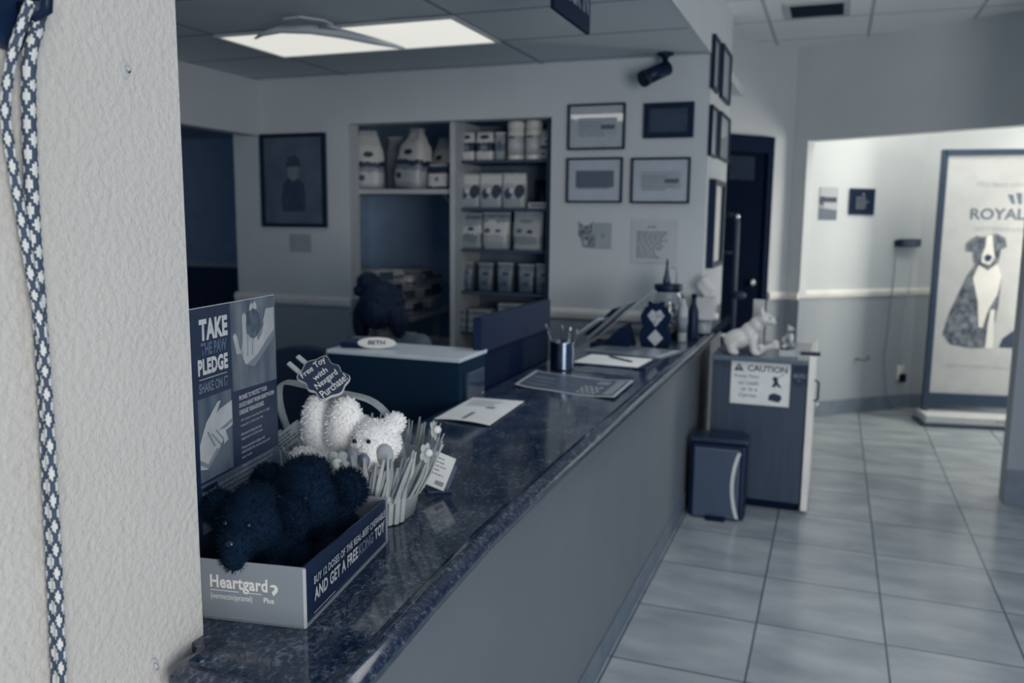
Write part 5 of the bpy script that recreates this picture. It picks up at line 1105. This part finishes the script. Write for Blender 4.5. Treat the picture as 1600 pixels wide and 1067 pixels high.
bag('food_pouch', 'square food pouch with dark stripe next to the divider on the third dark shelf', 'food pouch', (XR(729), YS, sh3), 0.0, 0.185, 0.09, 0.226, B_pch, 21, g3, None, 0.014, 0.99)
bag('food_pouch', 'bright food pouch with wavy side in the middle of the third dark shelf', 'food pouch', (XR(773), YS-0.01, sh3), 0.06, 0.175, 0.10, 0.231, band_mat('pouch_bright', [(0, (160, 167, 172)), (0.2, (170, 176, 180)), (0.4, (206, 208, 206)), (0.75, (150, 158, 165)), (0.86, (120, 131, 142))], [(0.6, 0.5, 0.1, 0.05, (84, 98, 114)), (0.2, 0.5, 0.12, 0.07, (90, 104, 120))], 0.3, 0.14), 22, g3, None, 0.012, 1.05)
bag('food_pouch', 'broad pale food pouch at the right of the third dark shelf', 'food pouch', (XR(823), YS-0.02, sh3), -0.04, 0.195, 0.10, 0.235, band_mat('pouch_pale', [(0, (176, 181, 184)), (0.15, (140, 149, 157)), (0.35, (178, 183, 186)), (0.7, (170, 176, 181)), (0.9, (158, 166, 172))], [(0.45, 0.75, 0.25, 0.05, MD), (0.6, 0.48, 0.1, 0.05, DKc), (0.25, 0.5, 0.1, 0.06, (90, 104, 120))], 0.3, 0.08), 23, g3, None, 0.012, 1.02)
sh4 = SZ[3]; g4 = 'small pouches on the fourth dark shelf'
for k, (px, lb) in enumerate(((723, 'small grey pouch nearest the divider'), (753, 'small grey pouch second from the divider'), (786, 'small grey pouch third from the divider'), (817, 'small dull pouch fourth from the divider'), (845, 'small pouch at the niche edge'))):
    bag('treat_pouch', lb+' on the fourth dark shelf', 'treat pouch', (XR(px), YS+0.02*(k % 2), sh4), 0.05*(k-2), 0.098, 0.06, 0.185-0.006*(k % 2), B_sml, 31+k, g4, None, 0.008, 1.08)
sh5 = SZ[4]; g5 = 'cartons stacked on the fifth dark shelf'
def carton(label, loc, w, d, h, rz=0):
    t = thing('food_carton', label, 'carton', loc, rz, g5)
    MB().box((0, 0, h/2), (w, d, h), 0.002).build('box', B_ctn, t); MB().box((0, -d/2-0.0006, h*0.55), (w*0.6, 0.001, h*0.3)).build('print', INKMID, t)
for st, (px, w_, n, where) in enumerate(((719, 0.10, 3, 'the stack next to the divider'), (752, 0.15, 3, 'the middle stack'), (802, 0.17, 4, 'the tall stack by the screen'))):
    for k in range(n): carton('grey carton, %s of %s on the fifth dark shelf' % (('bottom', 'second', 'third', 'top')[k] if k < n-1 else 'topmost', where), (XR(px), 5.02+0.004*((k*7) % 3), sh5+k*0.0482), w_, 0.16, 0.048)
# upper closet shelf
su = 1.735; XU = lambda px: -2.985+(px-562)*0.00475
gu = 'big food bags on the pale closet shelf'
bag('food_bag', 'tall white topped food bag at the left end of the closet shelf', 'food bag', (-2.945, 5.06, su), 0.5, 0.21, 0.13, 0.385, B_food, 41, gu, None, 0.03, 0.55)
bag('food_bag', 'plain grey food bag standing behind on the closet shelf', 'food bag', (-2.80, 5.24, su), 0.1, 0.20, 0.10, 0.36, B_side, 42, gu, None, 0.012)
bag('food_bag', 'largest white food bag with grey side leaning on the closet shelf', 'food bag', (-2.635, 5.085, su+0.008), -0.5, 0.26, 0.16, 0.39, B_food, 43, gu, (math.radians(-4), math.radians(4), math.radians(-25)), 0.04, 0.42)
bag('food_bag', 'second white food bag half behind the largest on the closet shelf', 'food bag', (-2.455, 5.20, su+0.006), -0.4, 0.19, 0.13, 0.34, B_food, 44, gu, (math.radians(-4), math.radians(-4), math.radians(-22)), 0.03, 0.45)
bag('food_bag', 'dim grey food bag at the back beside the divider on the closet shelf', 'food bag', (-2.345, 5.262, su), 0.0, 0.15, 0.10, 0.34, B_side, 45, gu)
bag('food_bag', 'small white fronted food bag by the divider on the closet shelf', 'food bag', (-2.40, 5.01, su), 0.0, 0.14, 0.08, 0.16, band_mat('bag_small_front', [(0, DKc), (0.12, LT), (0.62, DKc), (0.85, (84, 98, 114))], [(0.5, 0.4, 0.1, 0.1, MD)], 0.3), 46, gu)
# lower pile: bags lying flat, end towards the room
gl = 'food bags piled on the low closet shelf'
B_lie = band_mat('bag_lying', [(0, (84, 98, 114)), (0.35, DKc), (0.5, LT), (0.8, (186, 190, 192))], [], 0.35, 0.1, 2)
def lying(label, x, y, z, L, wd, th, rz, m, seed):
    t = thing('food_bag', label, 'food bag', (x, y, z), rz, gl)
    g = bag_mesh(wd, th, L, seed, 0.02, True, 0.95)
    bmesh.ops.transform(g.b, matrix=Matrix.Translation((L/2, 0, th*0.5)) @ Matrix.Rotation(-PI/2, 4, 'Y') @ Matrix.Rotation(PI/2, 4, 'Z'), verts=list(g.b.verts)); g.build('pouch', m, t)
    MB().box((L/2+0.001, wd*0.1*(seed % 3-1), th*0.5), (0.003, wd*0.45, th*0.6), 0.001).build('end_label', (INKMID, PAPERG, mat('label_dark', (50, 66, 88), 0.5))[seed % 3], t)
names = [['bottom bag of the front pile', 'second bag of the front pile', 'third bag of the front pile', 'topmost white ended bag of the front pile'], ['bottom bag of the middle pile', 'second bag of the middle pile', 'topmost bag of the middle pile'], ['bottom bag of the rear pile', 'middle bag of the rear pile', 'topmost pale bag of the rear pile']]
for pi, (x, y, n) in enumerate(((-3.00, 5.13, 4), (-3.04, 5.53, 3), (-3.09, 5.93, 3))):
    for k in range(n): lying(names[pi][k]+' on the low closet shelf', x+0.015*((k*5+pi) % 3-1), y, 0.851+k*(0.088, 0.098, 0.105)[pi], 0.40, 0.34, (0.094, 0.106, 0.115)[pi], 0.17*((k*2+pi) % 3-1), (B_lie, B_food, B_chk)[(k+pi) % 3] if k < n-1 else B_food, 60+pi*5+k)
for k, (x, y) in enumerate(((-2.62, 5.5), (-2.42, 5.62), (-2.55, 5.95))):
    bag('food_bag', ('dark food bag standing on the closet floor nearest the opening', 'dark food bag on the closet floor against the divider', 'dark food bag standing deepest on the closet floor')[k], 'food bag', (x, y, 0.0), 0.2*k-0.2, 0.26, 0.16, 0.70, B_sml, 80+k, 'food bags on the closet floor')

# ------------------------------------------------------------------ leash and hooks on the near wall
XW = -0.845
hk = thing('leash_hook', 'black rounded wall hook at the upper left holding the leashes', 'hook', (XW, 0.690, 1.775), 0)
m = MB(); m.prism([(0.036*math.cos(a), 0.052*math.sin(a)) for a in [2*PI*k/28 for k in range(28)]], 0, 0.018, Matrix.Rotation(PI/2, 4, 'Z') @ Matrix.Rotation(PI/2, 4, 'X'), 0.004); m.build('plate', BLACK, hk)
MB().tube([(0.016, 0.008, -0.005), (0.04, 0.008, -0.018), (0.055, 0.008, -0.012), (0.058, 0.008, 0.012)], 0.006, 10).build('prong', BLACK, hk)
MB().tube([(0.018, -0.02, 0.025), (0.024, -0.004, 0.038), (0.018, 0.006, 0.042)], 0.004, 8).build('ring', CHROME, hk)
ROPE_D = mat('rope_dark', (62, 78, 98), 0.8); ROPE_L = mat('rope_light', (214, 216, 214), 0.8)
def rope(label, pts, r, phase):
    t = thing('rope_leash', label, 'leash', (XW, 0.69, 1.0), 0, 'leashes on the wall hook')
    P = [Vector((p[0]-XW, p[1]-0.69, p[2]-1.0)) for p in pts]; dense = []
    for i in range(len(P)-1):
        p0 = P[max(i-1, 0)]; p1 = P[i]; p2 = P[i+1]; p3 = P[min(i+2, len(P)-1)]; n = max(2, int((p2-p1).length/0.0022))
        for k in range(n):
            u = k/n; dense.append(0.5*((2*p1)+(-p0+p2)*u+(2*p0-5*p1+4*p2-p3)*u*u+(-p0+3*p1-3*p2+p3)*u**3))
    dense.append(P[-1])
    MB().tube(dense, [r*(1+0.06*math.sin(i*1.256)) for i in range(len(dense))], 18, True, False, lambda i, j: 1 if ((3*j/18+i/13) % 1 < 0.62 and (3*j/18-i/13) % 1 < 0.62) else 0).build('rope', [ROPE_D, ROPE_L], t)
    return t
xo = XW+0.012
rope('braided black and white rope leash hanging down the near wall', [(XW+0.048, 0.698, 1.768), (XW+0.034, 0.703, 1.75), (xo+0.006, 0.702, 1.70), (xo, 0.700, 1.553), (xo, 0.700, 1.447), (xo, 0.699, 1.35), (xo, 0.697, 1.269), (xo, 0.694, 1.14), (xo, 0.690, 1.00), (xo, 0.684, 0.80), (xo, 0.68, 0.55), (xo+0.002, 0.678, 0.35)], 0.0075, 0)
rope('second thinner rope leash joining the first at the left', [(XW+0.040, 0.692, 1.772), (xo+0.01, 0.682, 1.72), (xo, 0.676, 1.66), (xo, 0.680, 1.60), (xo, 0.686, 1.545), (xo+0.004, 0.690, 1.48), (xo+0.012, 0.692, 1.40), (xo+0.014, 0.689, 1.2), (xo+0.014, 0.683, 0.98), (xo+0.014, 0.676, 0.75), (xo+0.013, 0.672, 0.45)], 0.0055, 2)
for (y, z, lb) in ((0.856, 1.731, 'small clear adhesive hook high on the near wall'), (0.850, 0.935, 'small clear adhesive patch low on the near wall by the counter')):
    o = thing('adhesive_hook', lb, 'hook', (XW, y, z))
    MB().prism([(0.007*math.cos(a), 0.011*math.sin(a)) for a in [2*PI*k/20 for k in range(20)]], 0, 0.003, Matrix.Rotation(PI/2, 4, 'Z') @ Matrix.Rotation(PI/2, 4, 'X'), 0.001).build('pad', mat('clear_plastic', (190, 194, 195), 0.08), o)
    MB().tube([(0.003, 0, 0.004), (0.008, 0.0, -0.003), (0.009, 0, 0.001)], 0.0022, 8).build('tip', mat('clear_plastic', (190, 194, 195), 0.08), o)
